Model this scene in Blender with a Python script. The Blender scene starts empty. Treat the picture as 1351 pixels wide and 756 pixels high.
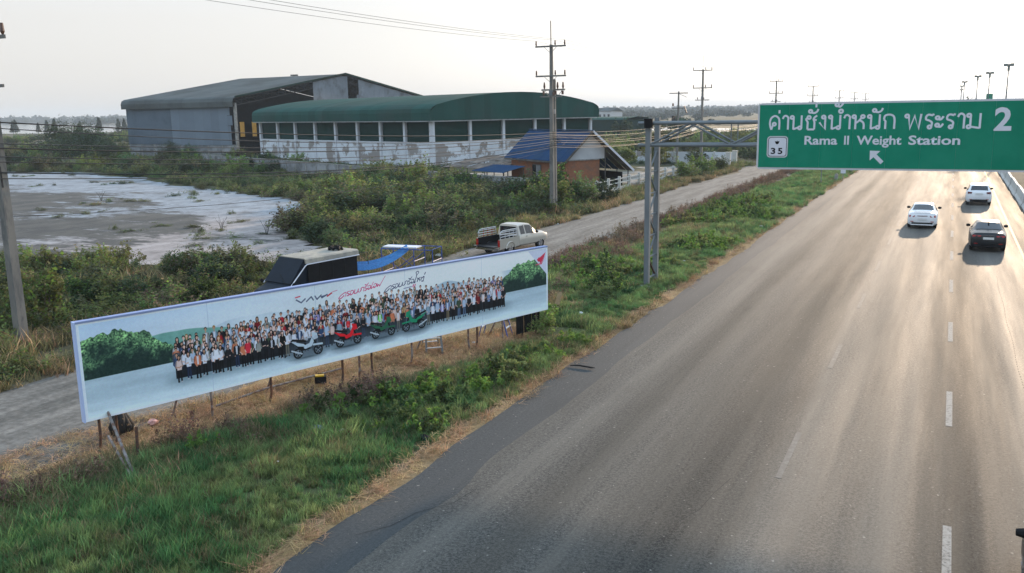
import bpy, math, random
import numpy as np
from mathutils import Vector, Matrix
random.seed(7); RNG = np.random.default_rng(11)
PI = math.pi
SC = bpy.context.scene
COL = SC.collection

# ------------------------------------------------------------------ camera, world, sun, exposure
cam = bpy.data.cameras.new('camera'); cam.sensor_width = 36.0; cam.lens = 36.0 * 1170.0 / 1351.0
cam.clip_start = .1; cam.clip_end = 20000
cam_o = bpy.data.objects.new('camera', cam); COL.objects.link(cam_o)
# columns: camera right, camera up, camera back, in world axes
cam_o.matrix_world = Matrix(((0.8983588, -0.0704562, 0.4335751, 0),
                             (0.4389611, 0.1805495, -0.8801790, 0),
                             (-0.0162677, 0.9810391, 0.1931258, 7.8), (0, 0, 0, 1)))
SC.camera = cam_o
SUN_EL, SUN_AZ = math.radians(13.0), math.radians(5.0)      # azimuth from +Y (the road's direction) towards +X
w = bpy.data.worlds.new('World'); SC.world = w; w.use_nodes = True
nt = w.node_tree; sky = nt.nodes.new('ShaderNodeTexSky'); sky.sky_type = 'NISHITA'; sky.sun_disc = False
sky.sun_elevation = SUN_EL; sky.sun_rotation = SUN_AZ
sky.air_density = 1.0; sky.dust_density = 3.0; sky.ozone_density = 3.0; sky.altitude = 0
bg = nt.nodes['Background']; bg.inputs[1].default_value = 0.13
hs_ = nt.nodes.new('ShaderNodeHueSaturation'); hs_.inputs['Saturation'].default_value = .42; nt.links.new(sky.outputs[0], hs_.inputs['Color'])
mx_ = nt.nodes.new('ShaderNodeMix'); mx_.data_type = 'RGBA'; mx_.inputs['Factor'].default_value = .76     # high thin overcast in front of the blue
geo_ = nt.nodes.new('ShaderNodeTexCoord'); sz_ = nt.nodes.new('ShaderNodeSeparateXYZ'); nt.links.new(geo_.outputs['Generated'], sz_.inputs[0])
mr_ = nt.nodes.new('ShaderNodeMapRange'); mr_.inputs[1].default_value = .10; mr_.inputs[2].default_value = .55; nt.links.new(sz_.outputs['Z'], mr_.inputs[0])
zc_ = nt.nodes.new('ShaderNodeMix'); zc_.data_type = 'RGBA'; zc_.inputs['A'].default_value = (4.22, 4.12, 4.0, 1); zc_.inputs['B'].default_value = (4.5, 6.1, 8.0, 1)     # white haze low, pale blue above
nt.links.new(mr_.outputs[0], zc_.inputs['Factor']); nt.links.new(zc_.outputs['Result'], mx_.inputs['B'])
nt.links.new(hs_.outputs[0], mx_.inputs['A']); nt.links.new(mx_.outputs['Result'], bg.inputs[0])
sl = bpy.data.lights.new('sun', 'SUN'); sl.energy = 3.0; sl.angle = math.radians(1.0); sl.color = (1.0, .75, .52)
so = bpy.data.objects.new('sun', sl); COL.objects.link(so)
sdir = Vector((math.sin(SUN_AZ) * math.cos(SUN_EL), math.cos(SUN_AZ) * math.cos(SUN_EL), math.sin(SUN_EL)))
so.rotation_euler = sdir.to_track_quat('Z', 'Y').to_euler(); so.location = (40, 200, 60)
SC.view_settings.view_transform = 'Standard'; SC.view_settings.look = 'None'
SC.view_settings.exposure = 0.78; SC.view_settings.gamma = 1.0
SC.cycles.max_bounces = 6; SC.cycles.transparent_max_bounces = 8; SC.cycles.volume_bounces = 0
SC.cycles.caustics_reflective = False; SC.cycles.caustics_refractive = False

# ------------------------------------------------------------------ materials
def M(name, col, rough=.8, var=.15, scale=4.0, col2=None, mix_scale=2.0, mix_lo=.45, mix_hi=.6, bump=0.0, bscale=20.0,
      metal=0.0, spec=.4, trans=0.0, stretch=None, rnd=0.0, coord='Object', detail=6, wave=None, patch=None, vcol=None):
    m = bpy.data.materials.new(name); m.use_nodes = True; n = m.node_tree.nodes; L = m.node_tree.links
    b = n['Principled BSDF']; b.inputs['Roughness'].default_value = rough; b.inputs['Metallic'].default_value = metal
    b.inputs['Specular IOR Level'].default_value = spec
    tc = n.new('ShaderNodeTexCoord'); src = tc.outputs[coord]
    if stretch:
        mp = n.new('ShaderNodeMapping'); mp.inputs['Scale'].default_value = stretch; L.new(src, mp.inputs[0]); src = mp.outputs[0]
    nz = n.new('ShaderNodeTexNoise'); nz.inputs['Scale'].default_value = scale; nz.inputs['Detail'].default_value = detail
    L.new(src, nz.inputs['Vector'])
    def mul(c, k): return (min(1, c[0] * k), min(1, c[1] * k), min(1, c[2] * k), 1)
    rp = n.new('ShaderNodeValToRGB'); rp.color_ramp.elements[0].position = .3; rp.color_ramp.elements[1].position = .7
    rp.color_ramp.elements[0].color = mul(col, 1 - var); rp.color_ramp.elements[1].color = mul(col, 1 + var)
    L.new(nz.outputs['Fac'], rp.inputs[0]); out = rp.outputs[0]
    if col2:
        n2 = n.new('ShaderNodeTexNoise'); n2.inputs['Scale'].default_value = mix_scale; n2.inputs['Detail'].default_value = 8
        n2.inputs['Roughness'].default_value = .65
        L.new(src, n2.inputs['Vector'])
        mr = n.new('ShaderNodeMapRange'); mr.inputs[1].default_value = mix_lo; mr.inputs[2].default_value = mix_hi
        L.new(n2.outputs['Fac'], mr.inputs[0])
        mx = n.new('ShaderNodeMix'); mx.data_type = 'RGBA'; mx.inputs['B'].default_value = (*col2, 1)
        L.new(mr.outputs[0], mx.inputs['Factor']); L.new(out, mx.inputs['A']); out = mx.outputs['Result']
    if patch:
        pl = n.new('ShaderNodeObjectInfo'); pn = n.new('ShaderNodeTexNoise'); pn.inputs['Scale'].default_value = patch[1]; pn.inputs['Detail'].default_value = 4; L.new(pl.outputs['Location'], pn.inputs['Vector'])
        pr = n.new('ShaderNodeMapRange'); pr.inputs[1].default_value = .42; pr.inputs[2].default_value = .62; L.new(pn.outputs['Fac'], pr.inputs[0])
        px = n.new('ShaderNodeMix'); px.data_type = 'RGBA'; px.inputs['B'].default_value = (*patch[0], 1); L.new(pr.outputs[0], px.inputs['Factor']); L.new(out, px.inputs['A']); out = px.outputs['Result']
    if vcol:
        at = n.new('ShaderNodeAttribute'); at.attribute_name = vcol
        mx = n.new('ShaderNodeMix'); mx.data_type = 'RGBA'; mx.blend_type = 'MULTIPLY'; mx.inputs['Factor'].default_value = 1
        L.new(out, mx.inputs['A']); L.new(at.outputs['Color'], mx.inputs['B']); out = mx.outputs['Result']
    if rnd:
        oi = n.new('ShaderNodeObjectInfo'); hs = n.new('ShaderNodeHueSaturation')
        a = n.new('ShaderNodeMapRange'); a.inputs[3].default_value = 1 - rnd; a.inputs[4].default_value = 1 + rnd
        L.new(oi.outputs['Random'], a.inputs[0]); L.new(a.outputs[0], hs.inputs['Value'])
        w_ = n.new('ShaderNodeMath'); w_.operation = 'MULTIPLY'; w_.inputs[1].default_value = 7.31
        f_ = n.new('ShaderNodeMath'); f_.operation = 'FRACT'; L.new(oi.outputs['Random'], w_.inputs[0]); L.new(w_.outputs[0], f_.inputs[0])
        h = n.new('ShaderNodeMapRange'); h.inputs[3].default_value = .5 - rnd * .09; h.inputs[4].default_value = .5 + rnd * .05
        L.new(f_.outputs[0], h.inputs[0]); L.new(h.outputs[0], hs.inputs['Hue']); h.inputs[3].default_value = .5 - min(rnd, 1) * (.09 if rnd > .3 else .02); h.inputs[4].default_value = .5 + rnd * (.05 if rnd > .3 else .02)
        L.new(out, hs.inputs['Color']); out = hs.outputs[0]
    L.new(out, b.inputs['Base Color'])
    hgt = None
    if wave:                                    # corrugation: (axis, ribs per metre * 2pi scale, depth)
        wv = n.new('ShaderNodeTexWave'); wv.bands_direction = wave[0]; wv.inputs['Scale'].default_value = wave[1]
        L.new(tc.outputs['Object'], wv.inputs[0])
        bp = n.new('ShaderNodeBump'); bp.inputs['Strength'].default_value = wave[2]; bp.inputs['Distance'].default_value = .05
        L.new(wv.outputs['Fac'], bp.inputs['Height']); L.new(bp.outputs[0], b.inputs['Normal'])
    elif bump:
        nb = n.new('ShaderNodeTexNoise'); nb.inputs['Scale'].default_value = bscale; nb.inputs['Detail'].default_value = 5
        L.new(src, nb.inputs['Vector'])
        bp = n.new('ShaderNodeBump'); bp.inputs['Strength'].default_value = bump; bp.inputs['Distance'].default_value = .05
        L.new(nb.outputs['Fac'], bp.inputs['Height']); L.new(bp.outputs[0], b.inputs['Normal'])
    if trans:
        o = n['Material Output']; t = n.new('ShaderNodeBsdfTranslucent'); ms = n.new('ShaderNodeMixShader'); ms.inputs[0].default_value = trans
        L.new(out, t.inputs[0]); L.new(b.outputs[0], ms.inputs[1]); L.new(t.outputs[0], ms.inputs[2]); L.new(ms.outputs[0], o.inputs[0])
    return m

MAT = {}
def defm(k, *a, **kw): MAT[k] = M(k, *a, **kw); return MAT[k]
defm('concrete', (.30, .30, .28), .85, .2, 3, col2=(.19, .19, .18), mix_scale=1.3, bump=.2)
defm('pole_concrete', (.20, .19, .17), .85, .2, 2, col2=(.12, .12, .115), mix_scale=4, stretch=(1, 1, .3))
defm('galvanised', (.17, .19, .20), .65, .15, 2, metal=.2, stretch=(1, 1, .4), spec=.25)
defm('dark_steel', (.06, .06, .06), .5, .2, 5, metal=.4)
defm('rust', (.12, .055, .03), .85, .35, 12, col2=(.05, .035, .03), mix_scale=9)
defm('pipe_grey', (.22, .20, .19), .6, .25, 8, col2=(.14, .07, .045), mix_scale=6)
defm('porcelain', (.10, .05, .035), .3, .1, 5)
defm('wire', (.035, .035, .035), .6, .1, 3)
defm('cable', (.02, .02, .02), .7, .1, 3)
defm('sign_green', (.004, .215, .125), .6, .08, 1.2, spec=.15, col2=(.010, .235, .14), mix_scale=.6, rnd=.06)
defm('sign_white', (.66, .67, .72), .6, .04, 3, spec=.2)
defm('sign_edge', (.55, .56, .58), .5, .08, 3)
defm('black', (.010, .010, .011), .75, .2, 5, spec=.15)
defm('rubber', (.015, .015, .015), .85, .2, 8)
defm('glass', (.012, .016, .02), .06, .1, 2, spec=.8)
defm('chrome', (.5, .5, .52), .2, .05, 2, metal=1)
defm('white_paint', (.78, .79, .80), .25, .02, 2, spec=.6)
defm('car_dark', (.008, .011, .014), .30, .05, 2, spec=.45)
defm('car_silver', (.52, .49, .43), .3, .03, 2, metal=.35, spec=.6)
defm('red_lamp', (.35, .015, .012), .25, .1, 20, spec=.6)
defm('dark_red', (.12, .012, .014), .3, .2, 10)
defm('plate', (.70, .70, .68), .5, .03, 5)
defm('banner_trim', (.24, .30, .50), .6, .06, 3)
defm('banner_side', (.45, .55, .80), .6, .05, 3)
defm('banner_border', (.86, .90, .96), .7, .02, 3, spec=.1)
defm('blue_paint', (.02, .07, .30), .5, .2, 6, col2=(.10, .08, .07), mix_scale=7, mix_lo=.6, mix_hi=.75)
defm('blue_tarp', (.045, .20, .50), .45, .25, 6, trans=.35, stretch=(1, 4, 4))
defm('alu', (.55, .56, .57), .35, .1, 4, metal=.7)
defm('khaki', (.36, .33, .27), .9, .1, 6, col2=(.26, .25, .22), mix_scale=2)
defm('navy', (.006, .012, .022), .6, .15, 3, spec=.2)
defm('shed_sheet', (.115, .150, .185), .75, .07, .5, col2=(.09, .12, .15), mix_scale=.25, wave=('X', 1.2, .35), spec=.15, rnd=0.1)
defm('shed_sheet_new', (.155, .195, .235), .7, .05, .5, wave=('X', 1.2, .3), spec=.15, rnd=0.08)
defm('shed_roof', (.105, .118, .116), .95, .1, .3, col2=(.080, .088, .084), mix_scale=.12, spec=.04, rnd=0.1)
defm('gable_sheet', (.20, .23, .26), .8, .1, .5, col2=(.12, .13, .14), mix_scale=.4, mix_lo=.5, mix_hi=.7, wave=('Y', .8, .4), spec=.15, rnd=0.12)
defm('truss_steel', (.05, .05, .05), .8, .2, 2, spec=.1)
defm('dark_interior', (.012, .013, .014), .95, .3, .5, spec=.05)  # near-black: the shade inside the open buildings is put into the wall colour
defm('sunglow_panel', (.75, .55, .25), .5, .1, 1, trans=.9)  # yellow colour stands in for sun glow through openings in the far wall
defm('green_roof', (.020, .074, .062), .88, .1, .3, col2=(.032, .070, .060), mix_scale=.15, spec=.06, rnd=0.12)
defm('green_sheet', (.006, .036, .030), .85, .12, .5, col2=(.012, .040, .034), mix_scale=.4, wave=('Z', 2.0, .4), spec=.1, rnd=0.2)
defm('white_wall', (.60, .64, .68), .8, .08, 1, col2=(.27, .25, .235), mix_scale=.35, mix_lo=.50, mix_hi=.54, rnd=0.07)
defm('white_trim', (.58, .61, .65), .8, .1, 1, col2=(.40, .40, .40), mix_scale=.5, mix_lo=.55, mix_hi=.7)
defm('old_wall', (.27, .28, .29), .9, .2, .8, col2=(.10, .105, .10), mix_scale=.5, mix_lo=.45, mix_hi=.7, rnd=0.18)
defm('blue_roof', (.016, .050, .118), .85, .1, .8, col2=(.026, .058, .11), mix_scale=.7, spec=.08, rnd=0.1)
defm('brick_wall', (.27, .115, .062), .9, .15, 6, col2=(.19, .105, .07), mix_scale=.8)
defm('gable_board', (.50, .52, .54), .8, .08, 1)
defm('asbestos', (.15, .135, .12), .9, .25, .8, col2=(.08, .075, .07), mix_scale=1.0, wave=('X', 2.5, .5), spec=.1, rnd=0.25)
defm('fence_white', (.50, .50, .47), .8, .12, 2, col2=(.22, .22, .2), mix_scale=2, mix_lo=.55, mix_hi=.7)
defm('far_building', (.50, .50, .50), .8, .1, .1)
defm('litter_white', (.65, .66, .66), .6, .1, 8)
defm('litter_blue', (.20, .28, .38), .6, .1, 8)
defm('cardboard', (.38, .28, .16), .8, .15, 6)
defm('pink_cloth', (.5, .28, .26), .8, .2, 6)
defm('camo', (.015, .014, .013), .8, .3, 10, col2=(.28, .17, .09), mix_scale=9, mix_lo=.56, mix_hi=.62)
defm('yellow', (.55, .35, .02), .5, .1, 5)
defm('bark', (.10, .075, .05), .9, .3, 8, bump=.5)
defm('lamp_head', (.20, .22, .20), .6, .1, 5)
defm('sign_blue', (.05, .18, .45), .5, .1, 5)
# foliage
defm('leaf_green', (.062, .120, .042), .65, .25, 3, trans=.45, rnd=.55, vcol='tint', spec=.2, patch=((.165, .185, .068), .22))
defm('leaf_dark', (.034, .072, .036), .65, .25, 3, trans=.3, rnd=.4, vcol='tint', spec=.2, patch=((.075, .085, .045), .12))
defm('leaf_brown', (.13, .105, .065), .7, .3, 3, trans=.35, rnd=.4, vcol='tint', patch=((.085, .105, .045), .2))
defm('leaf_bright', (.140, .240, .050), .6, .2, 3, trans=.5, rnd=.3, vcol='tint', spec=.2)
defm('grass_green', (.090, .205, .074), .75, .25, 3, trans=.5, rnd=.45, vcol='tint', spec=.12, patch=((.200, .275, .105), .5))
defm('grass_olive', (.150, .165, .075), .8, .25, 3, trans=.45, rnd=.35, vcol='tint', spec=.1, patch=((.25, .20, .105), .4))
defm('straw', (.46, .31, .15), .75, .3, 4, trans=.25, rnd=.4, vcol='tint')
defm('dead', (.17, .12, .085), .8, .3, 4, trans=.25, rnd=.4, vcol='tint', patch=((.20, .115, .075), .25))
defm('far_leaf', (.045, .065, .035), .8, .3, 1, trans=.2, rnd=.35, vcol='tint')

# ------------------------------------------------------------------ mesh helpers
class MB:
    """collects shapes into one mesh"""
    def __init__(s): s.v = []; s.f = []; s.mi = []; s.cur = 0
    def add(s, vs, fs):
        n = len(s.v); s.v += [tuple(p) for p in vs]; s.f += [tuple(n + i for i in f) for f in fs]; s.mi += [s.cur] * len(fs); return s
    def box(s, a, b):
        (x0, y0, z0), (x1, y1, z1) = a, b
        x0, x1 = min(x0, x1), max(x0, x1); y0, y1 = min(y0, y1), max(y0, y1); z0, z1 = min(z0, z1), max(z0, z1)
        vs = [(x0,y0,z0),(x1,y0,z0),(x1,y1,z0),(x0,y1,z0),(x0,y0,z1),(x1,y0,z1),(x1,y1,z1),(x0,y1,z1)]
        return s.add(vs, [(0,3,2,1),(4,5,6,7),(0,1,5,4),(1,2,6,5),(2,3,7,6),(3,0,4,7)])
    def bar(s, p, q, w=.05, h=None, up=(0, 0, 1)):
        p, q = Vector(p), Vector(q); h = h or w; d = (q - p).normalized(); u = Vector(up)
        if abs(d.dot(u)) > .98: u = Vector((1, 0, 0)) if abs(d.x) < .9 else Vector((0, 1, 0))
        r = d.cross(u).normalized(); u = r.cross(d).normalized()
        vs = [e + r * (a * w / 2) + u * (b * h / 2) for e in (p, q) for a, b in ((-1,-1),(1,-1),(1,1),(-1,1))]
        return s.add(vs, [(0,1,2,3),(7,6,5,4),(0,4,5,1),(1,5,6,2),(2,6,7,3),(3,7,4,0)])
    def tube(s, pts, r, n=8, caps=True, r2=None):
        pts = [Vector(p) for p in pts]; k = len(pts); rs = [r + ((r2 if r2 is not None else r) - r) * i / max(1, k - 1) for i in range(k)] if not isinstance(r, (list, tuple)) else r
        vs = []; ref = None
        for i, p in enumerate(pts):
            d = (pts[min(i + 1, k - 1)] - pts[max(i - 1, 0)]).normalized()
            if ref is None or abs(d.dot(ref)) > .97: ref = Vector((0, 0, 1)) if abs(d.z) < .9 else Vector((1, 0, 0))
            a = d.cross(ref).normalized(); b = a.cross(d)
            vs += [p + (a * math.cos(2 * PI * j / n) + b * math.sin(2 * PI * j / n)) * rs[i] for j in range(n)]
        fs = [(i * n + j, i * n + (j + 1) % n, (i + 1) * n + (j + 1) % n, (i + 1) * n + j) for i in range(k - 1) for j in range(n)]
        if caps: fs += [tuple(range(n))[::-1], tuple(range((k - 1) * n, k * n))]
        return s.add(vs, fs)
    def prism(s, poly, ax, t0, t1):
        """extrude polygon (list of 2-tuples) along axis ax from t0 to t1; poly in the two other axes in order"""
        n = len(poly)
        def P(a, b, t): return (t, a, b) if ax == 0 else ((a, t, b) if ax == 1 else (a, b, t))
        vs = [P(a, b, t0) for a, b in poly] + [P(a, b, t1) for a, b in poly]
        fs = [(i, (i + 1) % n, n + (i + 1) % n, n + i) for i in range(n)] + [tuple(range(n))[::-1], tuple(range(n, 2 * n))]
        return s.add(vs, fs)
    def quad(s, *p): return s.add(p, [tuple(range(len(p)))])
    def mesh(s, name, mats, smooth=False):
        me = bpy.data.meshes.new(name); me.from_pydata(s.v, [], s.f)
        for m in (mats if isinstance(mats, (list, tuple)) else [mats]): me.materials.append(MAT[m] if isinstance(m, str) else m)
        if isinstance(mats, (list, tuple)) and len(mats) > 1: me.polygons.foreach_set('material_index', s.mi)
        if smooth: me.polygons.foreach_set('use_smooth', [True] * len(s.f))
        me.update()
        import bmesh
        bm = bmesh.new(); bm.from_mesh(me); bmesh.ops.recalc_face_normals(bm, faces=bm.faces); bm.to_mesh(me); bm.free()
        return me
    def build(s, name, mats, parent=None, smooth=False, label=None):
        o = bpy.data.objects.new(name, s.mesh(name, mats, smooth)); COL.objects.link(o)
        if parent: o.parent = parent
        if label: o['label'] = label
        return o
def tag(o, label=None, cat=None, group=None, kind=None):
    if label: o['label'] = label
    if cat: o['category'] = cat
    if group: o['group'] = group
    if kind: o['kind'] = kind
    return o
def thing(name, label, cat, loc=(0, 0, 0), rz=0, group=None):
    o = bpy.data.objects.new(name, None); COL.objects.link(o); o.location = loc; o.rotation_euler = (0, 0, rz); o.empty_display_size = .2
    return tag(o, label, cat, group)
def copy_tree(o, parent=None):
    c = o.copy(); COL.objects.link(c)
    if parent: c.parent = parent
    for ch in KIDS.get(o.name, ()): copy_tree(ch, c)
    return c
KIDS = {}
def index_kids():
    KIDS.clear()
    for o in list(COL.objects):
        if o.parent: KIDS.setdefault(o.parent.name, []).append(o)
def struct(o): o['kind'] = 'structure'; return o
def vnoise(x, y, s, seed=0):
    """smooth value noise on numpy arrays, 0..1"""
    x = np.asarray(x, float) / s + seed * 17.3; y = np.asarray(y, float) / s + seed * 5.7
    xi = np.floor(x); yi = np.floor(y); fx = x - xi; fy = y - yi; fx = fx * fx * (3 - 2 * fx); fy = fy * fy * (3 - 2 * fy)
    def h(a, b): return np.modf(np.abs(np.sin(a * 127.1 + b * 311.7 + seed * 3.1) * 43758.5453))[0]
    return (h(xi, yi) * (1 - fx) + h(xi + 1, yi) * fx) * (1 - fy) + (h(xi, yi + 1) * (1 - fx) + h(xi + 1, yi + 1) * fx) * fy
def fbm(x, y, s, seed=0): return (vnoise(x, y, s, seed) + .5 * vnoise(x, y, s / 2.1, seed + 1) + .25 * vnoise(x, y, s / 4.3, seed + 2)) / 1.75
def inpoly(x, y, poly):
    x = np.asarray(x, float); y = np.asarray(y, float); r = np.zeros(x.shape, bool); n = len(poly)
    for i in range(n):
        x0, y0 = poly[i]; x1, y1 = poly[(i + 1) % n]
        if y0 == y1: continue
        c = ((y0 > y) != (y1 > y)) & (x < (x1 - x0) * (y - y0) / (y1 - y0) + x0); r ^= c
    return r

# ------------------------------------------------------------------ ground, roads, water
SALT = [(-170,70),(-150,90),(-129.4,90),(-114.6,91),(-97,85),(-89.9,81),(-82,78),(-74.1,74),(-66,71),(-60,68.4),(-52,66),(-47,62),(-46,58),(-43.4,53.6),(-41,48),(-37.8,44.6),(-34.5,43.5),(-31.4,41),(-30.4,38),(-30.6,35.0),(-35.5,34.4),(-37.9,33.0),(-41.5,32.0),(-44.1,29.5),(-50,28),(-60,30),(-90,38),(-140,50)]
PONDS = [[(-1500,1040),(-1010,870),(-700,620),(-455,400),(-440,372),(-456,344),(-520,352),(-640,400),(-1500,900)],
         [(-140,382),(-110,392),(-64,345),(-50,300),(-62,270),(-92,280),(-128,330)],
         [(-290,205),(-250,185),(-226,168),(-204,150),(-208,141),(-235,150),(-280,185)],
         [(-330,250),(-280,225),(-228,178),(-238,174),(-300,215)]]
def jag(poly, step, amp, seed):
    out = []; n = len(poly)
    for i in range(n):
        a = np.array(poly[i], float); b = np.array(poly[(i + 1) % n], float); L = np.linalg.norm(b - a); k = max(1, int(L / step)); nn = np.array([-(b - a)[1], (b - a)[0]]) / max(L, 1e-6)
        for j in range(k):
            p = a + (b - a) * j / k; q = p + nn * amp * (fbm(p[0], p[1], step * 5, seed) - .5) * 2.4 + nn * amp * .35 * RNG.normal(); out.append((float(q[0]), float(q[1])))
    return out
def sheet(name, poly, z, mat):
    import bmesh
    bm = bmesh.new(); f = bm.faces.new([bm.verts.new((x, y, z)) for x, y in poly]); bmesh.ops.triangulate(bm, faces=[f])
    me = bpy.data.meshes.new(name); bm.to_mesh(me); bm.free(); me.materials.append(mat)
    for p in me.polygons:
        if p.normal.z < 0: p.flip()
    o = bpy.data.objects.new(name, me); COL.objects.link(o); return struct(o)
def ground_z(x, y):
    x = np.asarray(x, float); y = np.asarray(y, float)
    k = np.clip((-10.4 - x) / 1.5, 0, 1) * np.clip((x + 17.8) / .8, 0, 1)
    k2 = np.clip((-25.2 - x) / 2.5, 0, 1) * .6
    z = -.05 + k * (-.14 + .34 * fbm(x, y, 1.7, 4)) + k2 * (-.30 + .75 * fbm(x, y, 5.5, 5)) * np.clip((260 - y) / 60, 0, 1)
    z = np.where(inpoly(x, y, SALT), -.2, z)
    return z
def axis(vals):
    out = []
    for (a, b, st) in vals: out += list(np.arange(a, b, st))
    return np.array(out + [vals[-1][1]])
gx = axis([(-5200, -1200, 500), (-1200, -300, 60), (-300, -130, 8), (-130, -60, 2), (-60, -28, 1), (-28, -26, .5), (-26, -9, .3), (-9, 12, 1.5), (12, 60, 12), (60, 600, 90), (600, 5200, 575)])
gy = axis([(-600, -100, 100), (-100, 0, 20), (0, 6, 3), (6, 50, .35), (50, 100, .7), (100, 160, 1.5), (160, 300, 7), (300, 1200, 60), (1200, 5400, 600)])
GX, GY = np.meshgrid(gx, gy, indexing='ij'); GZ = ground_z(GX, GY)
nxg, nyg = GX.shape; V = np.stack([GX.ravel(), GY.ravel(), GZ.ravel()], 1)
I = np.arange(nxg * nyg).reshape(nxg, nyg); F = np.stack([I[:-1, :-1].ravel(), I[1:, :-1].ravel(), I[1:, 1:].ravel(), I[:-1, 1:].ravel()], 1)
gme = bpy.data.meshes.new('ground'); gme.from_pydata(V.tolist(), [], F.tolist())
x, y = GX.ravel(), GY.ravel(); n1 = fbm(x, y, 3, 1); n2 = fbm(x, y, 14, 2)
straw = np.clip(1 - np.abs(x + 10.35) / (.35 + .6 * n1), 0, 1) * (y < 160)
strip = np.clip((x + 20 + 1) / 1.0, 0, 1) * np.clip((-15.2 - .34 * 0 - x + (n1 - .5) * 2 + np.clip((y - 14) * .2, 0, 3)) / 1.0, 0, 1) * np.clip((34 - y) / 4, 0, 1)
straw = np.maximum(straw, strip * .9)
green = np.clip((-10.6 - x) / .8, 0, 1) * np.clip((x + 17.6) / 1.2, 0, 1) * (1 - straw) * (.75 + .25 * n1)
scrub = (x < -25) * np.clip((n2 - .3) * 3, .25, 1)
dark = ((x < -25) & (y < 85)) * .6
colr = np.stack([green, straw, scrub, np.clip(dark, 0, 1)], 1).astype(np.float32)
ca_ = gme.color_attributes.new('zone', 'FLOAT_COLOR', 'POINT'); ca_.data.foreach_set('color', colr.ravel())
def ground_mat():
    m = bpy.data.materials.new('soil'); m.use_nodes = True; n = m.node_tree.nodes; L = m.node_tree.links; b = n['Principled BSDF']
    b.inputs['Roughness'].default_value = .95; b.inputs['Specular IOR Level'].default_value = .1
    tc = n.new('ShaderNodeTexCoord'); at = n.new('ShaderNodeAttribute'); at.attribute_name = 'zone'; sp = n.new('ShaderNodeSeparateColor'); L.new(at.outputs['Color'], sp.inputs[0])
    def noise(s, d=8, r=.6):
        k = n.new('ShaderNodeTexNoise'); k.inputs['Scale'].default_value = s; k.inputs['Detail'].default_value = d; k.inputs['Roughness'].default_value = r; L.new(tc.outputs['Object'], k.inputs['Vector']); return k.outputs['Fac']
    def ramp(f, c0, c1, a=.35, z=.65):
        r = n.new('ShaderNodeValToRGB'); e = r.color_ramp.elements; e[0].position = a; e[1].position = z; e[0].color = (*c0, 1); e[1].color = (*c1, 1); L.new(f, r.inputs[0]); return r.outputs[0]
    def mix(f, a, c):
        x = n.new('ShaderNodeMix'); x.data_type = 'RGBA'; L.new(f, x.inputs['Factor']); L.new(a, x.inputs['A']); L.new(c, x.inputs['B']); return x.outputs['Result']
    fine = noise(6); soil = ramp(fine, (.11, .085, .06), (.20, .16, .115)); soil2 = ramp(noise(.12), (.10, .10, .055), (.20, .165, .11), .4, .6)
    base = mix(noise(.05, 4), soil, soil2)
    scr = mix(noise(.35, 10, .7), ramp(noise(1.5), (.045, .060, .028), (.10, .095, .05)), ramp(noise(.9), (.10, .075, .045), (.075, .085, .038)))
    c = mix(sp.outputs['Blue'], base, scr)
    c = mix(sp.outputs['Red'], c, ramp(noise(5), (.045, .075, .026), (.110, .125, .055)))
    c = mix(sp.outputs['Green'], c, ramp(noise(9, 8, .75), (.16, .11, .06), (.46, .32, .16)))
    L.new(c, b.inputs['Base Color'])
    bp = n.new('ShaderNodeBump'); bp.inputs['Strength'].default_value = .8; bp.inputs['Distance'].default_value = .08; L.new(noise(7, 10, .7), bp.inputs['Height']); L.new(bp.outputs[0], b.inputs['Normal'])
    return m
gme.materials.append(ground_mat()); go = bpy.data.objects.new('ground', gme); COL.objects.link(go); struct(go)

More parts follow.
